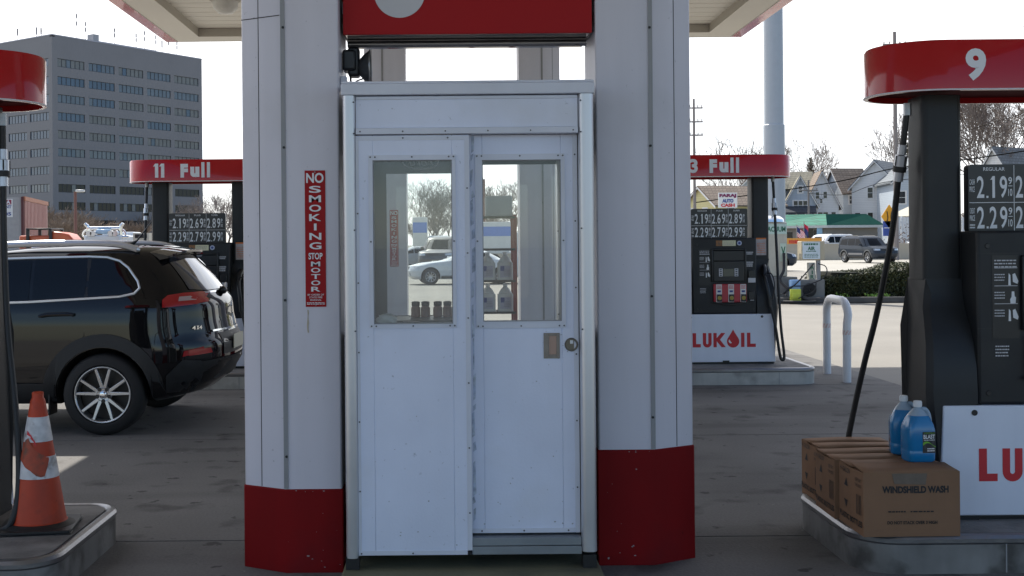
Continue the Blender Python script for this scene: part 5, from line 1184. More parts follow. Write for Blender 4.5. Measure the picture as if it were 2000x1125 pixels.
m = MB(); xa, xb = at(1574, 0, 29.05).x, at(1587, 0, 29.05).x; zt = at(1580, 513, 29).z; zb_ = at(1580, 546, 29).z; m.box(xa, xb, 29.0, 29.16, zb_, zt); mb_ = m.build('meter_box', vm, air, True, bevel=.01)
m = MB(); text(m, 'A', ((xa + xb) / 2, 28.998, zt - .12), .09, .1, bold=.03); text(m, 'I', ((xa + xb) / 2, 28.998, zt - .24), .03, .09, bold=.03); text(m, 'R', ((xa + xb) / 2, 28.998, zt - .35), .09, .1, bold=.03); m.build('lettering', dkgreen, mb_, True, smooth=0, fixn=False)
m = MB(); m.box(at(1557, 0, 29).x, at(1605, 0, 29).x, 28.95, 29.5, .08, at(1580, 546, 29).z); m.build('plinth', MATS['grey plinth block'], air, True, bevel=.02)
hp2 = at(1581, 566, 28.94); m = MB()
for r_ in (.03, .06, .09, .12, .15): m.tube([(hp2.x + r_ * math.cos(a), 28.93 - .02, hp2.z + r_ * math.sin(a)) for a in [i * math.pi / 10 for i in range(21)]], .018, 6)
m.build('hose_reel', blackrub, air, True)
P = lambda x, y, Y=28.7: at(x, y, Y)
m = MB(); m.tube(bez([P(1589, 515, 28.98), P(1575, 532), P(1556, 553), P(1538, 568), P(1531, 575), P(1536, 577, 28.5)]), .016, 6); m.tube(bez([P(1598, 515, 28.98), P(1612, 520, 28.8), P(1615, 532), P(1607, 544), P(1590, 552), P(1570, 558), P(1545, 560), P(1532, 571), P(1520, 577, 28.5), P(1500, 581, 28.4)]), .013, 6); m.tube(bez([P(1594, 552), P(1592, 565), P(1584, 573), P(1570, 577), P(1560, 583, 28.3)]), .014, 6); m.build('air_hose', blackrub, air, True)
p = at(1552, 543, 28.85)
m = MB(); m.box(p.x - .13, p.x + .12, 28.75, 28.92, .135, .56); tag(m.build('blue_bin', mat('pale blue plastic', (.28, .45, .68), .4), base=(p.x, 28.85, .135), bevel=.03), 'pale blue plastic bin between the vacuum and air machines', 'bin')
p = at(1552, 568, 28.6)
m = MB(); m.box(p.x - .13, p.x + .13, 28.50, 28.585, .0, .34); m.box(p.x - .1, p.x + .1, 28.47, 28.499, .1, .25); tag(m.build('yellow_crate', mat('lime yellow plastic', (.52, .58, .06), .4, var=.15, scale=10), base=(p.x, 28.55, 0), bevel=.02), 'lime yellow plastic crate on the ground below the blue bin', 'crate')

# tall white sign pole
sx = at(1512, 300, 31).x
sp2 = thing('sign_pole', 'very tall thick white pole rising out of frame behind the far right pump', 'pole', (sx, 31, .09))
m = MB(); m.lathe([(.252, 0), (.252, 20)], (sx, 31, .09), 32); m.build('shaft', mat('white pole paint', (.40, .44, .48), .45, var=.03, streak=.04), sp2, True)
zz = at(1512, 250, 31).z; m = MB(); m.lathe([(.253, 0), (.276, .02), (.276, zz - .02), (.256, zz)], (sx, 31, .09), 32); m.build('sleeve', MATS['white pole paint'], sp2, True)
m = MB(); m.box(sx - .7, sx + .7, 30.7, 31.3, 17, 20); m.build('sign_head', redsign, sp2, True)

# ---------------------------------------------------------------- highway: barrier, cars, signs
ba = thing('median_barrier', 'long beige concrete median barrier along the highway', 'barrier', (40, 93, 0))
m = MB()
for i in range(40):
    x0 = -110 + 6 * i
    m.prism([(-.32, 0), (-.32, .1), (-.16, .38), (-.09, 1.28), (.09, 1.28), (.16, .38), (.32, .1), (.32, 0)], x0, x0 + 5.97, lambda u, v, t: (t, 93 + u, v))
m.build('barrier_block', mat('beige barrier concrete', (.42, .37, .29), .85, var=.1, scale=.5, streak=.05), ba, True)
p = at(1695, 512, 80)
car('suv', 'dark slate sport utility car driving on the near highway lanes', (p.x, 80, 0), rad(102), dark_paint, sc=1.05, extra=fenders)
p = at(1618, 480, 98); car('suv', 'white sport utility car behind the barrier, in front of the green roofed shop', (p.x, 99, 0), rad(28), white_paint, sc=1.2, extra=rails)
p = at(1780, 480, 98); car('sedan', 'white saloon car behind the barrier at the right edge of the hedge', (p.x + 1, 99, 0), rad(-10), white_paint, 'white saloons beyond the barrier', sc=1.3)
p = at(1571, 480, 98); car('sedan', 'white low saloon parked by the flags at the shop front', (p.x, 104, 0), rad(8), white_paint, 'white saloons beyond the barrier', sc=1.25)
p = at(1540, 480, 98); car('sedan', 'dark red saloon at the left end of the green roofed shop', (p.x, 108, 0), rad(-75), red_paint, sc=1.3)
p = at(1735, 480, 98); car('sedan', 'silver saloon parked beyond the barrier under the yellow warning sign', (p.x, 110, 0), rad(60), silver_paint, sc=1.25)
p = at(1528, 515, 60); car('sedan', 'black saloon on the highway, mostly hidden behind the vacuum machine', (p.x - 1.85, 60.5, 0), rad(180), dark_paint, sc=1.15)
def wrx(t, B_): wing(t, B_)
p = at(905, 535, 45); car('sedan', 'white rally style saloon with a rear wing seen through the booth windows', (p.x + .02, 45, -.02), rad(7), white_paint, sc=.96, spokes=9, extra=wrx)
# yellow warning sign and blue sign
p = at(1736, 423, 91); ws_ = thing('road_sign', 'yellow diamond merging traffic sign above a small blue sign', 'road sign', (p.x, 91, 0))
m = MB(); m.tube([(p.x, 91, 0), (p.x, 91, p.z + .3)], .05, 8); m.build('post', steel, ws_, True)
m = MB(); m.prism([(p.x - .62, p.z), (p.x, p.z - .95), (p.x + .62, p.z), (p.x, p.z + .95)], 90.9, 90.94, lambda u, v, t: (u, t, v)); d_ = m.build('diamond_plate', mat('road sign amber', (.75, .36, .02), .45, var=.05), ws_, True)
m = MB()
for s in (-1, 1): m.tube(bez([(p.x + s * .22, 90.88, p.z - .45), (p.x + s * .12, 90.88, p.z - .1), (p.x + s * .18, 90.88, p.z + .4)]), .035, 5)
m.build('sign_symbol', ink, d_, True)
p2 = at(1733, 447, 91); m = MB(); m.box(p2.x - .36, p2.x + .36, 90.9, 90.94, p2.z - .55, p2.z + .60); m.box(p2.x - .3, p2.x + .3, 90.885, 90.899, p2.z + .05, p2.z + .1, 1); m.build('blue_plate', [mat('road sign blue', (.04, .08, .32), .45), white_letter], ws_, True)

# used car lot sign, banner and flags
p = at(1421.5, 391, 75); fs = thing('lot_sign', 'white and maroon FARAJ AUTO CASH sign on a post beyond the far pump', 'sign', (p.x, 75, 0))
w2, h2 = .60, .48
m = MB(); m.box(p.x - w2, p.x + w2, 75, 75.06, p.z - h2, p.z + h2); f_ = m.build('sign_board', paper, fs, True)
m = MB(); text(m, 'FARAJ', (p.x, 74.99, p.z + .27), 1.08, .27, bold=.07); text(m, 'AUTO', (p.x, 74.99, p.z - .04), .72, .24, bold=.07, m=1); text(m, 'CASH', (p.x, 74.99, p.z - .32), .88, .22, bold=.06, m=2); m.build('lettering', [mat('maroon print', (.18, .01, .08), .5), blueink, redink], f_, True, smooth=0, fixn=False)
m = MB(); m.tube([(p.x, 75.1, 0), (p.x, 75.1, p.z)], .06, 8); m.build('post', steel, fs, True)
p = at(1560, 480, 97); bn = thing('banner', 'orange sale banner hung along the far side of the barrier', 'banner', (p.x, 97, 0)); m = MB(); m.box(p.x - 1.0, p.x + 1.9, 97, 97.03, 1.05, 1.75); b_ = m.build('banner_cloth', mat('orange banner cloth', (.65, .30, .05), .6), bn, True); m = MB(); lines(m, (p.x - .4, 96.985, 1.45), .8, .35, 1, seed=4, fill=.8); m.build('banner_print', redink, b_, True, smooth=0, fixn=False)
m = MB(); m.tube([(p.x - 1, 97.08, 0), (p.x - 1, 97.08, 1.8)], .04, 6); m.tube([(p.x + 1.9, 97.08, 0), (p.x + 1.9, 97.08, 1.8)], .04, 6); m.build('banner_post', steel, bn, True)
def flag(px, py, Y, w_, h_, kind, lab):
    p = at(px, py, Y); t = thing('flag', lab, 'flag', (p.x, Y, 0), 0)
    m = MB(); m.tube([(p.x, Y, 0), (p.x, Y, p.z + .15)], .035, 6); m.build('flagpole', steel, t, True)
    m = MB(); nx, nz_ = 10, 13
    def P(i, k): a, b = i / nx, k / nz_; return (p.x + w_ * a, Y + .18 * math.sin(a * 7 + b * 2) * a, p.z - h_ * b - w_ * .75 * a - .1 * a * a)
    for i in range(nx):
        for k in range(nz_):
            if kind == 'us': mi = 2 if (i < 4 and k < 7) else (1 if k % 2 else 0)
            else: mi = 0 if k < 5 else 2
            m.quad(P(i, k), P(i + 1, k), P(i + 1, k + 1), P(i, k + 1), mi)
    f = m.build('cloth', [mat('flag red', (.5, .02, .05), .7), mat('flag white', (.75, .75, .75), .7), mat('flag navy', (.02, .03, .14), .7)], t, True, smooth=60, fixn=False)
    return t
flag(1556, 442, 99.5, .75, .85, 'us', 'striped red and white flag with blue canton drooping by the shop')
flag(1570, 436, 101, .42, .9, 'x', 'small red and black flag right of the striped flag')

# ---------------------------------------------------------------- green roofed shop
SY = 112
x0, xc, x1 = at(1500, 0, SY).x, at(1608, 0, SY).x, at(1716, 0, SY).x
zt_, ze = at(1600, 418, SY).z, at(1600, 440, SY).z
shop = thing('shop_building', 'low beige shop with a green mansard roof across the highway', 'building', ((x0 + x1) / 2, SY + 5, 0))
shw = mat('beige shop wall', (.22, .20, .17), .8, var=.08, scale=.6)
m = MB(); m.prism([(x0, SY + 3.5), (xc, SY), (x1, SY + .8), (x1 + .5, SY + 12), (x0, SY + 12)], -.02, ze, lambda u, v, z: (u, v, z)); m.build('wall', shw, shop, True)
gl_ = brickmat('sunlit green roof tiles', (.03, .27, .17), (.015, .16, .10), .5, .28, .5, .03, .5); gd = mat('shade dark green roof', (.006, .07, .05), .6, spec=.15, var=.08)  # one green roof: left slope coloured as sunlit, the others darkened as shaded
m = MB(); e = .5
A, Bq, Cq, D, E_ = (x0, SY + 3.5 - e), (xc, SY - e), (x1 + e, SY + .8 - e), (x1 + .5 + e, SY + 12), (x0, SY + 12); i_ = .95
a, b, c, d, e_ = (x0, SY + 3.5 + i_ - .5), (xc + .2, SY + i_ - .5), (x1 - .9, SY + .8 + i_ - .5), (x1 - .5, SY + 11), (x0, SY + 11)
z3 = lambda p, z: (p[0], p[1], z)
m.quad(z3(A, ze), z3(Bq, ze), z3(b, zt_), z3(a, zt_), 0); m.quad(z3(Bq, ze), z3(Cq, ze), z3(c, zt_), z3(b, zt_), 1); m.quad(z3(Cq, ze), z3(D, ze), z3(d, zt_), z3(c, zt_), 1); m.quad(z3(D, ze), z3(E_, ze), z3(e_, zt_), z3(d, zt_), 1)
m.add([z3(q, zt_) for q in (a, b, c, d, e_)], [(0, 1, 2, 3, 4)], 1); m.add([z3(q, ze) for q in (A, Bq, Cq, D, E_)], [(0, 1, 2, 3, 4)], 1)
m.build('roof', [gl_, gd], shop, True, fixn=True, smooth=0)
m = MB(); m.prism([(x0, SY + 3.5 - e - .04), (xc, SY - e - .04), (x1 + e + .04, SY + .8 - e - .04), (x1 + e, SY + .8 - e + .1), (xc, SY - e + .1), (x0, SY + 3.5 - e + .1)], ze - .25, ze - .01, lambda u, v, z: (u, v, z)); m.build('gutter', mat('pale gutter', (.5, .52, .5), .5), shop, True)
for px0, px1, py0, py1, nm in ((1541, 1554, 453, 490, 'window'), (1578, 1588, 446, 490, 'door'), (1589, 1599, 450, 490, 'window')):
    f0 = (at(px0, 0, SY).x - x0) / (xc - x0); f1 = (at(px1, 0, SY).x - x0) / (xc - x0)
    L_ = lambda f: Vector((x0 + (xc - x0) * f, SY + 3.5 * (1 - f) - .03, 0)); za, zb2 = max(.1, at(1570, py1, SY).z), at(1570, py0, SY).z
    a, b = L_(f0), L_(f1); m = MB(); m.add([(a.x, a.y, za), (b.x, b.y, za), (b.x, b.y, zb2), (a.x, a.y, zb2), (a.x, a.y + .1, za), (b.x, b.y + .1, za), (b.x, b.y + .1, zb2), (a.x, a.y + .1, zb2)], [(0, 1, 2, 3), (0, 4, 5, 1), (1, 5, 6, 2), (2, 6, 7, 3), (3, 7, 4, 0)]); m.build(nm, mat('dark shop glass', (.012, .014, .016), .1), shop, True)
m = MB(); p = at(1603, 452, SY - .3); m.box(p.x - .25, p.x + .25, SY + .0, SY + .1, p.z - .5, p.z + .5); m.build('wall_sign', mat('pale blue poster', (.3, .5, .65), .6), shop, True)
# ---------------------------------------------------------------- office block
oz = 243.0
C = at(101, 68, oz); ob = thing('office_building', 'tall grey concrete office block with ribbon windows and rooftop antennas', 'office building', (C.x, C.y, 0))
ux, uy = Vector((24, 34, 0)).normalized(), Vector((-34, 24, 0)).normalized()
HB, LR, LL = C.z, 41.4, 34.0
ow = mat('grey brown precast concrete', (.205, .205, .215), .8, var=.05, scale=.12, streak=.05)
OP = lambda a, b, z: C * 0 + Vector((C.x, C.y, 0)) + ux * a + uy * b + Vector((0, 0, z))
def obox(mb, a0, a1, b0, b1, z0, z1, m=None): return mb.add([OP(a, b, z) for z in (z0, z1) for a, b in ((a0, b0), (a1, b0), (a1, b1), (a0, b1))], [(0, 3, 2, 1), (4, 5, 6, 7), (0, 1, 5, 4), (1, 2, 6, 5), (2, 3, 7, 6), (3, 0, 4, 7)], m)
m = MB(); obox(m, .35, LR, .35, LL, 0, HB - .3); obox(m, 0, .8, 0, .8, 0, HB - .32)
FL = [HB - 6.4 - 3.72 * k for k in range(11)]
# spandrels stand proud of the window bands, piers between the bays
prev = HB
for z in FL:
    for q in (0, 1):
        if q == 0: obox(m, .8, LR, 0, .345, z + 1.75, prev)
        else: obox(m, 0, .345, .8, LL, z + 1.75, prev)
    prev = z - .02 + .02
obox(m, .8, LR, 0, .345, 0, prev); obox(m, 0, .345, .8, LL, 0, prev)
BW = [(1.35, 8.1), (9.2, 16.0), (17.1, 23.9), (25.0, 31.8), (32.9, 40.3)]
BL = [(1.2, 7.6), (8.7, 15.1), (16.2, 22.6), (23.7, 30.1)]
for z in FL:
    for q, bays, Lx in ((0, BW, LR), (1, BL, LL)):
        e = [.8] + [v for b in bays for v in b] + [Lx]
        for a, b in zip(e[::2], e[1::2]):
            if q == 0: obox(m, a, b, .012, .345, z, z + 1.75)
            else: obox(m, .012, .345, a, b, z, z + 1.75)
m.build('wall', ow, ob, True, smooth=0)
m = MB(); obox(m, -.06, LR + .05, -.06, LL + .05, HB + .005, HB + .22); obox(m, 14, 31, 4, 16, HB + .225, HB + 1.2, 0); m.build('parapet', mat('pale parapet cap', (.36, .37, .42), .7), ob, True, smooth=0)
gq = random.Random(11)
ogl = [mat('office glass blue', (.045, .075, .12), .08, var=.25, scale=.4, spec=.8), mat('office glass grey', (.085, .105, .13), .1, var=.25, scale=.4, spec=.8), mat('office glass blinds', (.15, .155, .15), .25, var=.2, scale=.5), mat('office glass dark reflection', (.014, .016, .02), .08, var=.3, spec=.35)]
frm = mat('office window frame', (.03, .035, .045), .5)
for k, z in enumerate(FL):
    for q, bays in ((0, BW), (1, BL)):
        for bi, (a, b) in enumerate(bays):
            m = MB(); n = 6
            base = 3 if k >= 7 else (0 if gq.random() < .45 - .04 * k else (1 if gq.random() < .55 - .05 * k else 2))  # reflections put into the glass colour: bluer upper floors, dark lower ones
            if q == 1: base = 0 if k < 7 else (1 if k < 8 else 3)
            for i in range(n):
                x0, x1 = a + (b - a) * i / n, a + (b - a) * (i + 1) / n; w_ = .07
                mi = base if gq.random() < .75 else gq.choice([0, 1, base, base])
                for (p0, p1, r0, r1, dd, mm) in ((x0 + w_, x1 - w_, z + .1, z + 1.66, .20, mi), (x0, x0 + w_, z, z + 1.75, .15, 4), (x1 - w_, x1, z, z + 1.75, .15, 4), (x0 + w_, x1 - w_, z, z + .1, .15, 4), (x0 + w_, x1 - w_, z + 1.66, z + 1.75, .15, 4)):
                    P_ = lambda s, zz: OP(s, dd, zz) if q == 0 else OP(dd, s, zz)
                    m.quad(P_(p0, r0), P_(p1, r0), P_(p1, r1), P_(p0, r1), mm)
            m.build('window', ogl + [frm], ob, True, smooth=0, fixn=False)
for a, b, h_ in ((1.5, 6, 2.2), (2.5, 9, 3), (7.5, 2, 6.4), (10.5, 3, 5), (17.5, 2, 4.4), (23.5, 2, 4), (26.8, 3, 5.4), (29.2, 2, 4.5), (31, 2, 3.4), (33, 2, 5.0), (35.5, 2, 3.8), (-0, 12, 2.6)):
    m = MB(); m.tube([OP(a + 1, b + 1, HB), OP(a + 1, b + 1, HB + h_)], .06, 5)
    for f in (.55, .8): m.box(*[v for c_, d_ in ((OP(a + 1, b + 1, 0).x, .12), (OP(a + 1, b + 1, 0).y, .12)) for v in (c_ - d_, c_ + d_)], HB + h_ * f, HB + h_ * f + .8)
    m.build('antenna', mat('antenna grey', (.18, .18, .19), .6), ob, True)
m = MB(); obox(m, 12, 13.5, 2, 4, HB + .23, HB + 2.1); m.build('vent_hood', seam_grey, ob, True)

# ---------------------------------------------------------------- houses across the highway
sid_w = brickmat('white clapboard', (.72, .72, .72), (.5, .5, .52), 30, .22, .6, .012, 0, .02); sid_b = brickmat('blue grey clapboard', (.40, .46, .53), (.28, .32, .38), 30, .22, .6, .012, 0, .02)
sid_y = brickmat('yellow clapboard', (.62, .55, .28), (.45, .4, .2), 30, .22, .6, .012, 0, .02); sid_g = brickmat('pale blue clapboard', (.48, .54, .60), (.36, .4, .46), 30, .22, .6, .012, 0, .02)
rf_b = brickmat('brown shingles', (.23, .18, .14), (.12, .09, .07), .5, .3, .85, .03, .5); rf_g = brickmat('grey shingles', (.17, .19, .21), (.09, .10, .11), .5, .3, .85, .03, .5); rf_t = brickmat('tan shingles', (.27, .25, .19), (.15, .14, .11), .5, .3, .85, .03, .5); rf_d = brickmat('dark shingles', (.05, .06, .075), (.03, .03, .04), .5, .3, .85, .03, .5)
wtrim = mat('white window trim', (.7, .7, .7), .6); dglass = mat('dark house glass', (.02, .024, .03), .08)
def hwindow(t, c, r, w_, h_, n=1):
    "window centred on c of a wall whose along-wall direction is r (local frame of the house)"
    c, r = Vector(c), Vector(r); nrm = r.cross(Vector((0, 0, 1)))
    m = MB(); up = Vector((0, 0, 1))
    def bx(a0, a1, z0, z1, d0, d1, mm): m.add([c + r * a + up * z + nrm * d for d in (d0, d1) for a, z in ((a0, z0), (a1, z0), (a1, z1), (a0, z1))], [(0, 1, 2, 3), (4, 5, 6, 7), (0, 1, 5, 4), (1, 2, 6, 5), (2, 3, 7, 6), (3, 0, 4, 7)], mm)
    e = .14; bx(-w_ / 2 - e, w_ / 2 + e, -h_ / 2 - e, h_ / 2 + e, .0, .06, 0)
    f = m.build('window', wtrim, t)
    m = MB()
    for i in range(n):
        a0 = -w_ / 2 + w_ * i / n + .05; a1 = -w_ / 2 + w_ * (i + 1) / n - .05
        bx(a0, a1, -h_ / 2, -.03, .062, .075, 0); bx(a0, a1, .03, h_ / 2, .062, .075, 0)
    m.build('pane', dglass, f)
def house(px, Y, w_, d, eave, ridge, rz, wall, roof, label, gw=(), sw=(), chim=False, porch=None):
    p = at(px, 470, Y); t = thing('house', label, 'house', (p.x, Y, 0), rad(rz), 'houses beyond the highway')
    h = w_ / 2
    m = MB(); m.prism([(-h, 0), (h, 0), (h, eave), (0, ridge), (-h, eave)], 0, d, lambda u, v, q: (u, q, v)); m.build('wall', wall, t, smooth=0)
    sl_ = (ridge - eave) / h; o = .4; m = MB()
    for s in (-1, 1):
        a = [(0, ridge + .04), (s * (h + o), eave - o * sl_ + .04), (s * (h + o), eave - o * sl_ + .22), (0, ridge + .24)]
        m.prism(a, -.35, d + .35, lambda u, v, q: (u, q, v))
    r_ = m.build('roof', roof, t, smooth=0)
    m = MB()
    for s in (-1, 1): m.prism([(s * .02, ridge - .14), (s * (h + o), eave - o * sl_ - .14), (s * (h + o), eave - o * sl_ + .05), (s * .02, ridge + .05)], -.40, -.352, lambda u, v, q: (u, q, v))
    m.build('barge_board', wtrim, r_, smooth=0)
    for x, z, ww, hh_, n in gw: hwindow(t, (x, -.01, z), (1, 0, 0), ww, hh_, n)
    for y, z, ww, hh_, n in sw: hwindow(t, (h + .01, y, z), (0, 1, 0), ww, hh_, n)
    if chim: m = MB(); m.box(.6, 1.3, d * .6, d * .6 + .7, ridge - 1.2, ridge + 1.2); m.build('chimney', mat('chimney brick', (.22, .09, .06), .9), r_)
    if porch:
        z, dep = porch; m = MB(); m.prism([(-.2, z), (-dep - .2, z - .8), (-dep - .2, z - 1.0), (-.2, z - 1.0)], -h, h, lambda u, v, q: (q, u, v)); m.build('porch_roof', rf_d, t, smooth=0)
        m = MB()
        for i in range(4): m.box(-h + .1 + (w_ - .4) * i / 3, -h + .3 + (w_ - .4) * i / 3, -dep, -dep + .2, 0, z - 1.0)
        m.build('porch_post', wtrim, t)
    return t
house(1564, 148, 3.7, 9, 6.3, 9.6, -14, sid_b, rf_t, 'narrow blue grey house with steep front gable beside the white pole', gw=((0, 8.0, .5, .75, 1), (0, 6.0, 1.7, 1.1, 3)), porch=(5.9, 1.4))
house(1583, 158, 4.4, 6, 8.6, 10.6, 70, mat('slate wall', (.16, .18, .2), .7), rf_t, 'grey green dormered house behind the narrow blue grey house', sw=((2.2, 9.6, .8, .9, 1), (4.2, 9.6, .8, .9, 1)))
house(1606, 150, 4.1, 8, 6.2, 10.3, -10, sid_w, rf_b, 'white clapboard house with brown roof, in the middle of the row', gw=((-.55, 7.3, .5, .8, 1), (.4, 7.35, .5, .8, 1), (-.1, 6.6, .35, .5, 1), (-1.2, 4.5, .6, 1.3, 1), (.1, 4.5, 1.3, 1.3, 2), (1.4, 4.5, .6, 1.3, 1)))
house(1628, 158, 5.4, 4.0, 8.0, 11.0, -80, sid_g, rf_b, 'pale blue house with long brown roof, side on to the road', sw=((1.1, 6.9, .6, 1.0, 1), (2.5, 6.9, 1.6, 1.0, 3), (1.5, 4.4, .7, 1.3, 1), (3, 4.4, .7, 1.3, 1)))
house(1710, 150, 5.9, 11, 8.4, 11.6, -36, sid_w, rf_g, 'large white clapboard house with bluish roof left of the conifer', gw=((-.6, 7.6, .7, 1.3, 1), (1.1, 7.7, .6, 1.0, 1), (-2.2, 4.3, .7, 1.5, 1), (-.6, 4.3, .7, 1.5, 1), (.9, 4.3, .7, 1.5, 1), (2.3, 4.3, .7, 1.5, 1)), sw=((2, 6, .9, 1.4, 1), (4, 3.5, 1.6, 1.4, 2)))
house(1806, 140, 7.0, 9, 8.6, 11.6, -8, sid_g, rf_g, 'pale blue house partly hidden by the charcoal pump pillar', gw=((-2.6, 6.6, .9, 1.4, 1), (-1.6, 3.6, 1.4, 1.2, 2), (1.5, 6.4, .9, 1.4, 1)))
house(1943, 122, 5.6, 12, 6.6, 10.9, -58, sid_w, rf_g, 'white gabled house with slate grey roof, seen above the price board', gw=((0, 7.7, 1.2, 1.0, 2),), sw=((3, 4, .9, 1.3, 1),))
house(1368, 132, 6.0, 9, 5.6, 7.6, -68, sid_y, rf_b, 'yellow house with brown roof above the far pump price board', gw=((-1.2, 4.6, .8, 1.2, 1), (1.0, 4.6, .8, 1.2, 1)), sw=((2, 4.6, .8, 1.2, 1), (5, 4.6, 1.2, 1.2, 2)))
house(1466, 145, 6.5, 9, 6.2, 9.4, -16, sid_g, rf_b, 'pale blue gabled house between the cash sign and the pump pillar', gw=((-1.0, 6.4, .6, 1.0, 1), (-1.6, 4, .8, 1.3, 1)))

# white pavilion and picket screen at the right
p = at(1790, 425, 118); tp = thing('pavilion', 'white pavilion tent with tan peaked roof at the right of the road signs', 'tent', (p.x, 118, 0))
m = MB(); zt_, ze = at(1782, 402, 118).z, at(1782, 422, 118).z; r = 1.9
m.lathe([(r * 1.35, ze), (.3, zt_), (.05, zt_ + .1)], (p.x, 119, 0), 4); m.build('tent_roof', mat('tan canvas', (.48, .45, .36), .7), tp, True, smooth=0)
m = MB()
for x in (-1.8, 1.8):
    for y in (117.2, 120.8): m.box(p.x + x - .07, p.x + x + .07, y - .07, y + .07, 0, ze)
m.build('tent_post', wtrim, tp, True)
x0 = at(1748, 440, 116).x; m = MB(); z0, z1 = .0, at(1780, 425, 116).z
for i in range(40): m.box(x0 + .3 * i, x0 + .3 * i + .26, 116, 116.04, z0, z1)
m.box(x0, x0 + 12, 116.045, 116.1, z1 - .5, z1 - .35); tag(m.build('board_fence', wtrim, base=(x0 + 6, 116, 0)), 'white board fence in front of the pavilion tent', 'fence')

# ---------------------------------------------------------------- utility poles and lines
wood = mat('grey weathered pole', (.25, .22, .21), .85, var=.1, streak=.2)
def upole(px, ptop, Y, arms, label, r=.13):
    p = at(px, ptop, Y); t = thing('utility_pole', label, 'utility pole', (p.x, Y, 0), 0, 'utility poles')
    m = MB(); m.tube([(p.x, Y, 0), (p.x, Y, p.z)], [r * 1.25, r * .8], 10); m.build('shaft', wood, t, True)
    for ay, hw_ in arms:
        z = at(px, ay, Y).z; m = MB(); m.box(p.x - hw_, p.x + hw_, Y - .07, Y + .07, z - .06, z + .06)
        for k in (-.9, -.45, .45, .9): m.lathe([(.03, 0), (.06, .1), (.03, .2)], (p.x + hw_ * k, Y, z + .06), 8)
        m.build('crossarm', wood, t, True)
    return t
upole(1747, 62, 90, ((87, .9),), 'tall grey utility pole beside the near pump hose', .16)
upole(1355, 193, 100, ((211, .75), (238, .75), (264, .75)), 'slender utility pole with three crossarms right of the booth column', .12)
upole(1579, 352, 128, ((372, 1.0),), 'short utility pole standing before the narrow blue grey house', .12)
p = at(1747, 290, 89.8); m = MB(); m.lathe([(.2, -.5), (.22, -.45), (.22, .45), (.1, .52)], (p.x + .45, 89.9, p.z - .8), 14); tag(m.build('transformer', seam_grey, base=(p.x + .4, 89.9, p.z - 1.3)), 'grey can transformer on the tall utility pole', 'transformer')
def wire(pts, r, label):
    m = MB(); m.tube(bez([at(*q) for q in pts], 8), r, 5); b = at(*pts[0]); tag(m.build('power_line', mat('matt black cable', (.008, .008, .008), 1, spec=0), base=b), label, 'cable')
wire(((1356, 396, 100), (1535, 371, 98), (1650, 352, 95), (1747, 329, 90), (1900, 310, 84), (2100, 280, 75)), .045, 'thick dark overhead cable sagging in front of the houses')
wire(((1355, 264, 100), (1640, 341, 98), (1747, 300, 90), (2100, 190, 75)), .012, 'thin overhead wire rising to the tall pole above the roofs')
wire(((1579, 378, 128), (1650, 380, 120), (1747, 353, 90), (2100, 325, 80)), .025, 'thin lower overhead wire across the white house')

# ---------------------------------------------------------------- bare trees
bark = mat('grey brown bark', (.085, .07, .058), .9, var=.2, scale=2); twig = mat('brown twigs', (.20, .165, .145), .9, var=.2, scale=1)
def tree_mesh(seed, h, spread=.55, depth=6, trunk=.30, r0=None, tw=.017, split=3):
    q = random.Random(seed); A, Bm = MB(), MB(); r0 = r0 or h * .018
    def grow(p, d, L, r, k):
        pts = [p]; n = 3; v = d.copy()
        for i in range(n):
            v = (v + Vector((q.gauss(0, .10), q.gauss(0, .10), .03 + q.gauss(0, .05)))).normalized(); pts.append(pts[-1] + v * L / n)
        r1 = max(tw, r * .62); m_ = A if k == 0 else Bm
        m_.tube(pts, [r + (r1 - r) * i / n for i in range(n + 1)], 7 if k < 2 else (4 if k < 4 else 3), cap=False)
        if k >= depth: return
        kids = split if k < 4 else 2
        if k == 0: kids = 4
        for c in range(kids + (1 if q.random() < .5 else 0)):
            a = q.uniform(0, 6.283); tilt = q.uniform(.25, .25 + spread)
            o_ = v.orthogonal().normalized(); o_.rotate(Matrix.Rotation(a, 3, v)); nd = (v * math.cos(tilt) + o_ * math.sin(tilt) + Vector((0, 0, .10))).normalized()
            at_ = pts[-1] if c < 2 or k == 0 else pts[q.randrange(1, 4)]
            grow(at_, nd, L * q.uniform(.62, .86), r1 * q.uniform(.6, .95), k + 1)
    grow(Vector((0, 0, 0)), Vector((0, 0, 1)), h * trunk, r0, 0)
    return A, Bm
_tm = {}
def bare_tree(px, top, Y, seed, label, sc_xy=1.0, rz=0.0, **kw):
    key = (seed, tuple(sorted(kw.items())))
    p = at(px, top, Y)
    t = thing('bare_tree', label, 'tree', (p.x, Y, 0), rz, 'bare winter trees')
    if key not in _tm:
        A, Bm = tree_mesh(seed, 10.0, **kw); zmax = max(v[2] for v in Bm.v)
        a = A.build('trunk', bark, t, fixn=False); b = Bm.build('crown', twig, t, fixn=False, smooth=0); _tm[key] = (a.data, b.data, zmax)
    else:
        for nm, me in zip(('trunk', 'crown'), _tm[key]): o = bpy.data.objects.new(nm, me); scene.collection.objects.link(o); o.parent = t
    s = p.z / _tm[key][2]; t.scale = (s * sc_xy, s * sc_xy, s)
bare_tree(1582, 256, 166, 1, 'bare spreading tree above the narrow blue grey house', .95)
bare_tree(1728, 208, 168, 2, 'tall bare tree left of the conifer above the white house', .8)
bare_tree(1932, 135, 128, 5, 'big bare tree seen between the near pump pillar and its red top', .62, trunk=.30, depth=7)
bare_tree(2003, 60, 118, 5, 'thick trunked bare tree at the right edge above the price board', .8, 2.1, trunk=.30, depth=7)
bare_tree(1962, 140, 150, 2, 'thinner bare tree behind the slate roofed house', .8, 4.0)
bare_tree(1438, 255, 160, 1, 'bare tree above the red top of the far right pump', .9, 1.2)
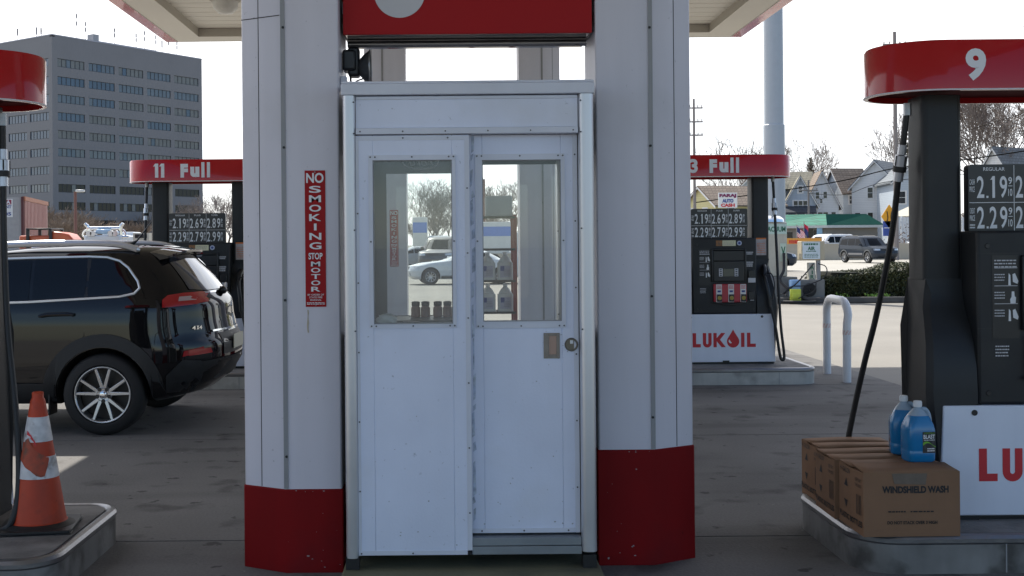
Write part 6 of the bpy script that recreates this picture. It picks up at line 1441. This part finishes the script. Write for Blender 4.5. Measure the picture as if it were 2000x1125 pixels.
bare_tree(1480, 275, 172, 3, 'bare tree beside the white pole, behind the pale blue house', .8, .6, trunk=.36)
bare_tree(1405, 330, 178, 4, 'small bare tree behind the yellow house', .8, 2.2, trunk=.36)
bare_tree(412, 368, 190, 1, 'bare tree behind the left far pump, next to the office block', 1.1, .3)
bare_tree(440, 362, 180, 2, 'bare tree behind the left far pump, next to the booth column', 1.1, .9)
bare_tree(385, 385, 170, 3, 'low bare tree before the right corner of the office block', 1.3, 1.9, trunk=.36)
for k, (px, tp_, Y, sd, lab) in enumerate(((815, 352, 165, 1, 'bare tree through the left booth window, nearest the no smoking sign'), (848, 345, 160, 2, 'bare tree in the middle of the left booth window view'), (880, 348, 170, 4, 'bare tree at the right of the left booth window view'), (960, 352, 170, 3, 'bare tree through the sliding door window, at its left edge'), (995, 343, 150, 1, 'bushy bare tree through the sliding door window, behind the red rack post'))):
    bare_tree(px, tp_, Y, sd, lab, 1.2, k * 1.3, **({} if sd < 3 else dict(trunk=.36)))
# bare shrubs before the office block
for k, (px, tp_, Y, lab) in enumerate(((112, 412, 120, 'twiggy brown shrub beside the red container'), (128, 424, 112, 'lower twiggy shrub at the foot of the street lamp'), (95, 430, 105, 'small twiggy shrub right behind the red container'), (160, 440, 125, 'twiggy shrub behind the chrome truck rack'), (265, 436, 130, 'twiggy shrub left of the far left pump'))):
    p = at(px, tp_, Y); t = thing('bare_shrub', lab, 'shrub', (p.x, Y, 0), k * 1.1, 'bare shrubs by the office block')
    if k == 0:
        q = random.Random(8); m = MB()
        for i in range(16):
            a = q.uniform(0, 6.28); A, Bm = tree_mesh(30 + i, 5, .5, 4, .25, .05, .012, 3)
            R_ = Matrix.Translation((q.gauss(0, .8), q.gauss(0, .8), 0)) @ Matrix.Rotation(a, 4, 'Z') @ Matrix.Rotation(q.uniform(0, .5), 4, 'X')
            for S in (A, Bm): m.add([R_ @ Vector(v) for v in S.v], S.f)
        sh = m.build('branches', mat('tan shrub twigs', (.20, .15, .11), .9, var=.25, scale=1), t, fixn=False, smooth=0); shz = max(v.co.z for v in sh.data.vertices)
    else: o = bpy.data.objects.new('branches', sh.data); scene.collection.objects.link(o); o.parent = t
    s = p.z / shz; t.scale = (s * 1.5, s * 1.5, s * 1.12)
# conifers
needle = mat('conifer needles', (.028, .045, .020), .7, var=.3, scale=1); needle2 = mat('olive conifer needles', (.05, .062, .026), .7, var=.3, scale=1)
def conifer(px, top, Y, rbase, label, seed):
    p = at(px, top, Y); q = random.Random(seed); t = thing('conifer', label, 'tree', (p.x, Y, 0), 0)
    m = MB(); m.tube([(0, 0, 0), (0, 0, p.z)], [.35, .03], 8); m.build('trunk', bark, t)
    pts = []; z = p.z
    for lv in range(26):
        f = lv / 25; z = p.z * (1 - .86 * f) ; R_ = rbase * (.12 + .88 * f) * q.uniform(.8, 1.1)
        for b in range(7 + int(6 * f)):
            a = q.uniform(0, 6.28); L = R_ * q.uniform(.6, 1.1)
            for k in range(int(6 + 26 * f)):
                s = q.random() ** .7; pts.append(Vector((math.cos(a) * L * s + q.gauss(0, .12), math.sin(a) * L * s + q.gauss(0, .12), z - .25 * L * s + q.gauss(0, .12))))
    m = MB(); leaf_cloud(m, pts, .24, q, 2); m.build('crown', [needle, needle2], t, smooth=0, fixn=False)
conifer(1784, 185, 165, 3.6, 'dark conifer beside the tall utility pole', 1)
conifer(1583, 312, 170, 1.6, 'small brownish conifer at the foot of the spreading bare tree', 2)
q = random.Random(44); p = at(1775, 450, 110); m = MB(); leaf_cloud(m, [Vector((p.x + q.gauss(0, 1.0), 110 + q.gauss(0, .5), abs(q.gauss(0, .9)) + .2)) for _ in range(1500)], .09, q, 1); tag(m.build('brown_bush', mat('russet bush', (.16, .09, .05), .9, var=.3), base=(p.x, 110, 0), smooth=0, fixn=False), 'russet leafless bush before the white board fence', 'shrub')
# far wood along the horizon
m = MB(); q = random.Random(21)
A, Bm = tree_mesh(50, 10, .5, 4, .3, .2, .05, 3)
for i in range(150):
    x = -150 + 300 * i / 149 + q.gauss(0, 1.5); s = q.uniform(.65, 1.05); R_ = Matrix.Translation((x, 270 + q.uniform(-12, 25), 0)) @ Matrix.Rotation(q.uniform(0, 6), 4, 'Z') @ Matrix.Scale(s, 4)
    for S in (A, Bm): m.add([R_ @ Vector(v) for v in S.v], S.f)
fw = m.build('far_wood', twig, fixn=False, smooth=0, kind='stuff'); tag(fw, 'distant belt of bare trees along the horizon', 'wood')

# ---------------------------------------------------------------- street lamps
def lamp(px, top, Y, d, label):
    p = at(px, top, Y); t = thing('street_lamp', label, 'street lamp', (p.x, Y, 0))
    m = MB(); m.tube([(p.x, Y, 0), (p.x, Y, p.z)], [.13, .10], 8); m.build('post', mat('brown lamp post', (.16, .07, .055), .6), t, True)
    m = MB(); m.box(*sorted((p.x + d * .05, p.x + d * .62)), Y - .18, Y + .18, p.z - .05, p.z + .12, M=None); m.build('lamp_head', mat('lamp head grey', (.5, .5, .5), .4), t, True, bevel=.05)
lamp(147, 374, 80, 1, 'brown street lamp with flat head in front of the office block')
lamp(945, 350, 95, -1, 'dark street lamp seen through the sliding door window')

# ---------------------------------------------------------------- left background: container, tractor, tow truck
K0, K1 = Vector((at(45.5, 384, 40).x, 40, 0)), Vector((at(91, 395, 45).x, 45, 0))
kd = (K1 - K0).normalized(); kl = Vector((-kd.y, kd.x, 0)); kh = at(45.5, 384, 40).z
ct = thing('storage_container', 'grey fronted storage box with a faded red side and rental sign', 'container', K0)
KP = lambda a, b, z: K0 + kd * a + kl * b + Vector((0, 0, z))
def kbox(mb, a0, a1, b0, b1, z0, z1, m=None): return mb.add([KP(a, b, z) for z in (z0, z1) for a, b in ((a0, b0), (a1, b0), (a1, b1), (a0, b1))], [(0, 3, 2, 1), (4, 5, 6, 7), (0, 1, 5, 4), (1, 2, 6, 5), (2, 3, 7, 6), (3, 0, 4, 7)], m)
LK = (K1 - K0).length
m = MB(); kbox(m, .1, LK, .05, 2.6, 0, kh - .02); m.build('box_body', mat('grey container end', (.38, .37, .36), .7, var=.08, streak=.1), ct, True)
m = MB(); kbox(m, .15, LK, -.03, .045, .1, kh - .14)
for i in range(16): kbox(m, .3 + i * (LK - .4) / 16, .42 + i * (LK - .4) / 16, -.045, -.0305, .12, kh - .16)
m.build('side_panel', mat('faded red panel', (.43, .21, .18), .6, var=.08, streak=.08), ct, True)
m = MB(); kbox(m, .05, LK + .05, -.06, .05, kh - .135, kh + .01); m.build('top_rail', mat('rust orange rail', (.40, .15, .08), .6), ct, True)
m = MB(); kbox(m, .02, .098, .0, .08, 0, kh); m.build('corner_post', mat('dark rust post', (.10, .03, .03), .7), ct, True)
m = MB(); sc0 = .36; 
def KF(b, z, e=.0): return KP(.1 - .012 - e, b, z)
m.add([KF(.36, 2.55), KF(1.05, 2.55), KF(1.05, 3.27 - .1), KF(.36, 3.17)], [(0, 1, 2, 3)]); sb_ = m.build('sign_panel', paper, ct, True, smooth=0)
m = MB(); m.add([KF(.4, 2.98, .004), KF(1.0, 2.98, .004), KF(1.0, 3.14, .004), KF(.4, 3.14, .004)], [(0, 1, 2, 3)], 0)
def KT(s, b, z, w_, h_, mi, e=.008): text(m, s, (0, 0, 0), w_, h_, bold=.03, m=mi, warp=lambda x, y: KF(b - x, z + y, e))
KT('A', .50, 3.06, .13, .13, 2); KT('ENT', .53, 2.90, .26, .10, 1); KT('05', .52, 2.66, .22, .12, 1); m.build('sign_print', [mat('maroon band', (.25, .02, .06), .5), blueink, white_letter], sb_, True, smooth=0, fixn=False)

tY = 36.0; t0 = at(95, 470, tY)
tr_ = thing('tractor', 'orange red tractor with an open black cab frame beside the container', 'tractor', (t0.x, tY, 0))
orp = mat('orange tractor paint', (.55, .10, .03), .35, var=.08, coat=.3)
zx = lambda px: at(px, 460, tY).x; zz = lambda py: at(95, py, tY).z
m = MB(); m.prism([(zx(47), .9), (zx(155), .9), (zx(152), zz(468)), (zx(143), zz(458)), (zx(128), zz(454)), (zx(108), zz(452)), (zx(108), zz(460)), (zx(47), zz(460))], tY - .45, tY + .45, lambda u, v, q: (u, q, v)); m.build('hood', orp, tr_, True, bevel=.06, seg=3)
m = MB()
for px in (66, 110):
    for y in (tY - .55, tY + .5): m.box(zx(px) - .045, zx(px) + .045, y, y + .09, .9, zz(449))
m.box(zx(64), zx(112), tY - .6, tY + .6, zz(449), zz(446)); m.build('cab_frame', pumpblack, tr_, True, bevel=.01)
for px, r in ((75, .75), (140, .5)):
    for y in (tY - .75, tY + .5):
        m = MB(); m.lathe([(r * .5, y), (r, y + .02), (r, y + .25), (r * .5, y + .27)], (zx(px), 0, r), 24, 'Y'); wq = m.build('wheel', tyre, tr_, True); m = MB(); m.lathe([(r * .5, y - .005), (r * .2, y + .05), (.01, y + .05)], (zx(px), 0, r), 16, 'Y'); m.build('rim', orp, tr_, True)
wY = 50.0; w0 = at(204, 470, wY); zx = lambda px: at(px, 460, wY).x; zz = lambda py: at(204, py, wY).z
tw = thing('tow_truck', 'white tow truck with a shining chrome headache rack and light bar, behind the black car', 'truck', (w0.x, wY, 0))
m = MB()
for px, lean in ((172, -6), (236, 5)): m.tube(bez([(zx(px), wY, 1.2), (zx(px), wY, zz(446)), (zx(px + lean * .5), wY, zz(440)), (zx(px + lean), wY, zz(436))]), [.07] * 30 + [.05], 8)
m.tube([(zx(172), wY, zz(445)), (zx(236), wY, zz(445))], .06, 8); m.tube([(zx(166), wY - .1, zz(463)), (zx(252), wY - .1, zz(463))], .07, 8)
for a, b in ((172, 163), (236, 245)): m.tube(bez([(zx(a), wY, zz(449)), (zx((a + b) / 2), wY, zz(449.5)), (zx(b), wY, zz(455)), (zx(b), wY, zz(461)), (zx(a), wY, zz(463))]), .045, 6)
m.build('chrome_rack', chrome, tw, True)
m = MB(); m.box(zx(190), zx(218), wY - .25, wY + .05, zz(457), zz(448)); m.build('light_bar', mat('pale blue light bar', (.35, .5, .65), .15), tw, True, bevel=.06)
for i, px in enumerate((178, 186, 220, 229)): m = MB(); m.lathe([(.12, -.35), (.13, -.1), (.06, .0)], (zx(px), wY, zz(456)), 14, 'Y'); m.build('work_lamp', whitelamp, tw, True)
m = MB(); m.box(zx(168), zx(240), wY - .3, wY + 2.0, .6, zz(459)); m.box(zx(172), zx(236), wY + 2.0, wY + 3.4, .6, zz(452)); m.build('truck_body', white_paint, tw, True, bevel=.08, seg=3)
for px in (174, 234):
    for dy in (.3, 2.7): m = MB(); m.lathe([(.2, zx(px) - .12), (.42, zx(px) - .12), (.42, zx(px) + .12), (.2, zx(px) + .12)], (0, wY + dy, .42), 20, 'X'); m.build('wheel', tyre, tw, True)
p = at(274, 462, 48); m = MB(); m.box(p.x - .3, p.x + .35, 48, 48.5, 0, at(274, 455, 48).z); m.box(p.x - .22, p.x + .27, 47.985, 47.999, at(274, 465, 48).z, at(274, 457.5, 48).z, 1); tag(m.build('equipment_box', [mat('tan equipment box', (.5, .46, .38), .6), pumpblack], base=(p.x, 48.2, 0), bevel=.02), 'tan equipment box right of the tow truck, by the far pump', 'box')

# ---------------------------------------------------------------- things seen through the booth windows beyond the forecourt
def box_truck(px0, px1, py0, py1, Y, label, stripe):
    a, b = at(px0, py1, Y), at(px1, py0, Y); t = thing('box_truck', label, 'truck', ((a.x + b.x) / 2, Y, 0))
    m = MB(); m.box(a.x, b.x, Y, Y + 2.3, .9, b.z); m.build('cargo_box', mat('white truck box', (.62, .63, .62), .5, var=.05), t, True, bevel=.03)
    m = MB(); m.box(a.x + .02, b.x - .02, Y - .012, Y - .002, b.z - (b.z - .9) * .45, b.z - (b.z - .9) * .15); m.build('blue_stripe', mat('truck stripe', stripe, .5), t, True)
    m = MB(); m.box(b.x + .1, b.x + 1.7, Y + .1, Y + 2.2, .6, 2.2); m.build('cab', white_paint, t, True, bevel=.15, seg=3)
    m = MB(); m.box(b.x + .5, b.x + 1.3, Y + .085, Y + .099, 1.45, 2.0); m.build('cab_window', carglass, t, True)
    for x in (a.x + .9, b.x + .9):
        for y in (Y + .15, Y + 2.0): m = MB(); m.lathe([(.2, y - .12), (.45, y - .12), (.45, y + .12), (.2, y + .12)], (x, 0, .45), 18, 'Y'); m.build('wheel', tyre, t, True)
box_truck(935, 1000, 433, 488, 72, 'white box truck with blue stripe seen through the sliding door window', (.12, .22, .55))
box_truck(806, 834, 424, 470, 95, 'pale box truck far off in the left booth window', (.4, .5, .6))
p = at(866, 490, 66); car('suv', 'dark tall car seen through the left booth window above the white saloon', (p.x, 66, 0), rad(80), mat('brown black car paint', (.035, .033, .036), .3, coat=.8), sc=1.12)
p = at(826, 490, 74); car('sedan', 'red saloon seen through the left booth window', (p.x, 74, 0), rad(20), red_paint, sc=1.0)
p = at(800, 490, 70); car('sedan', 'silver saloon at the left of the booth window view', (p.x, 69, 0), rad(10), silver_paint, sc=1.0)
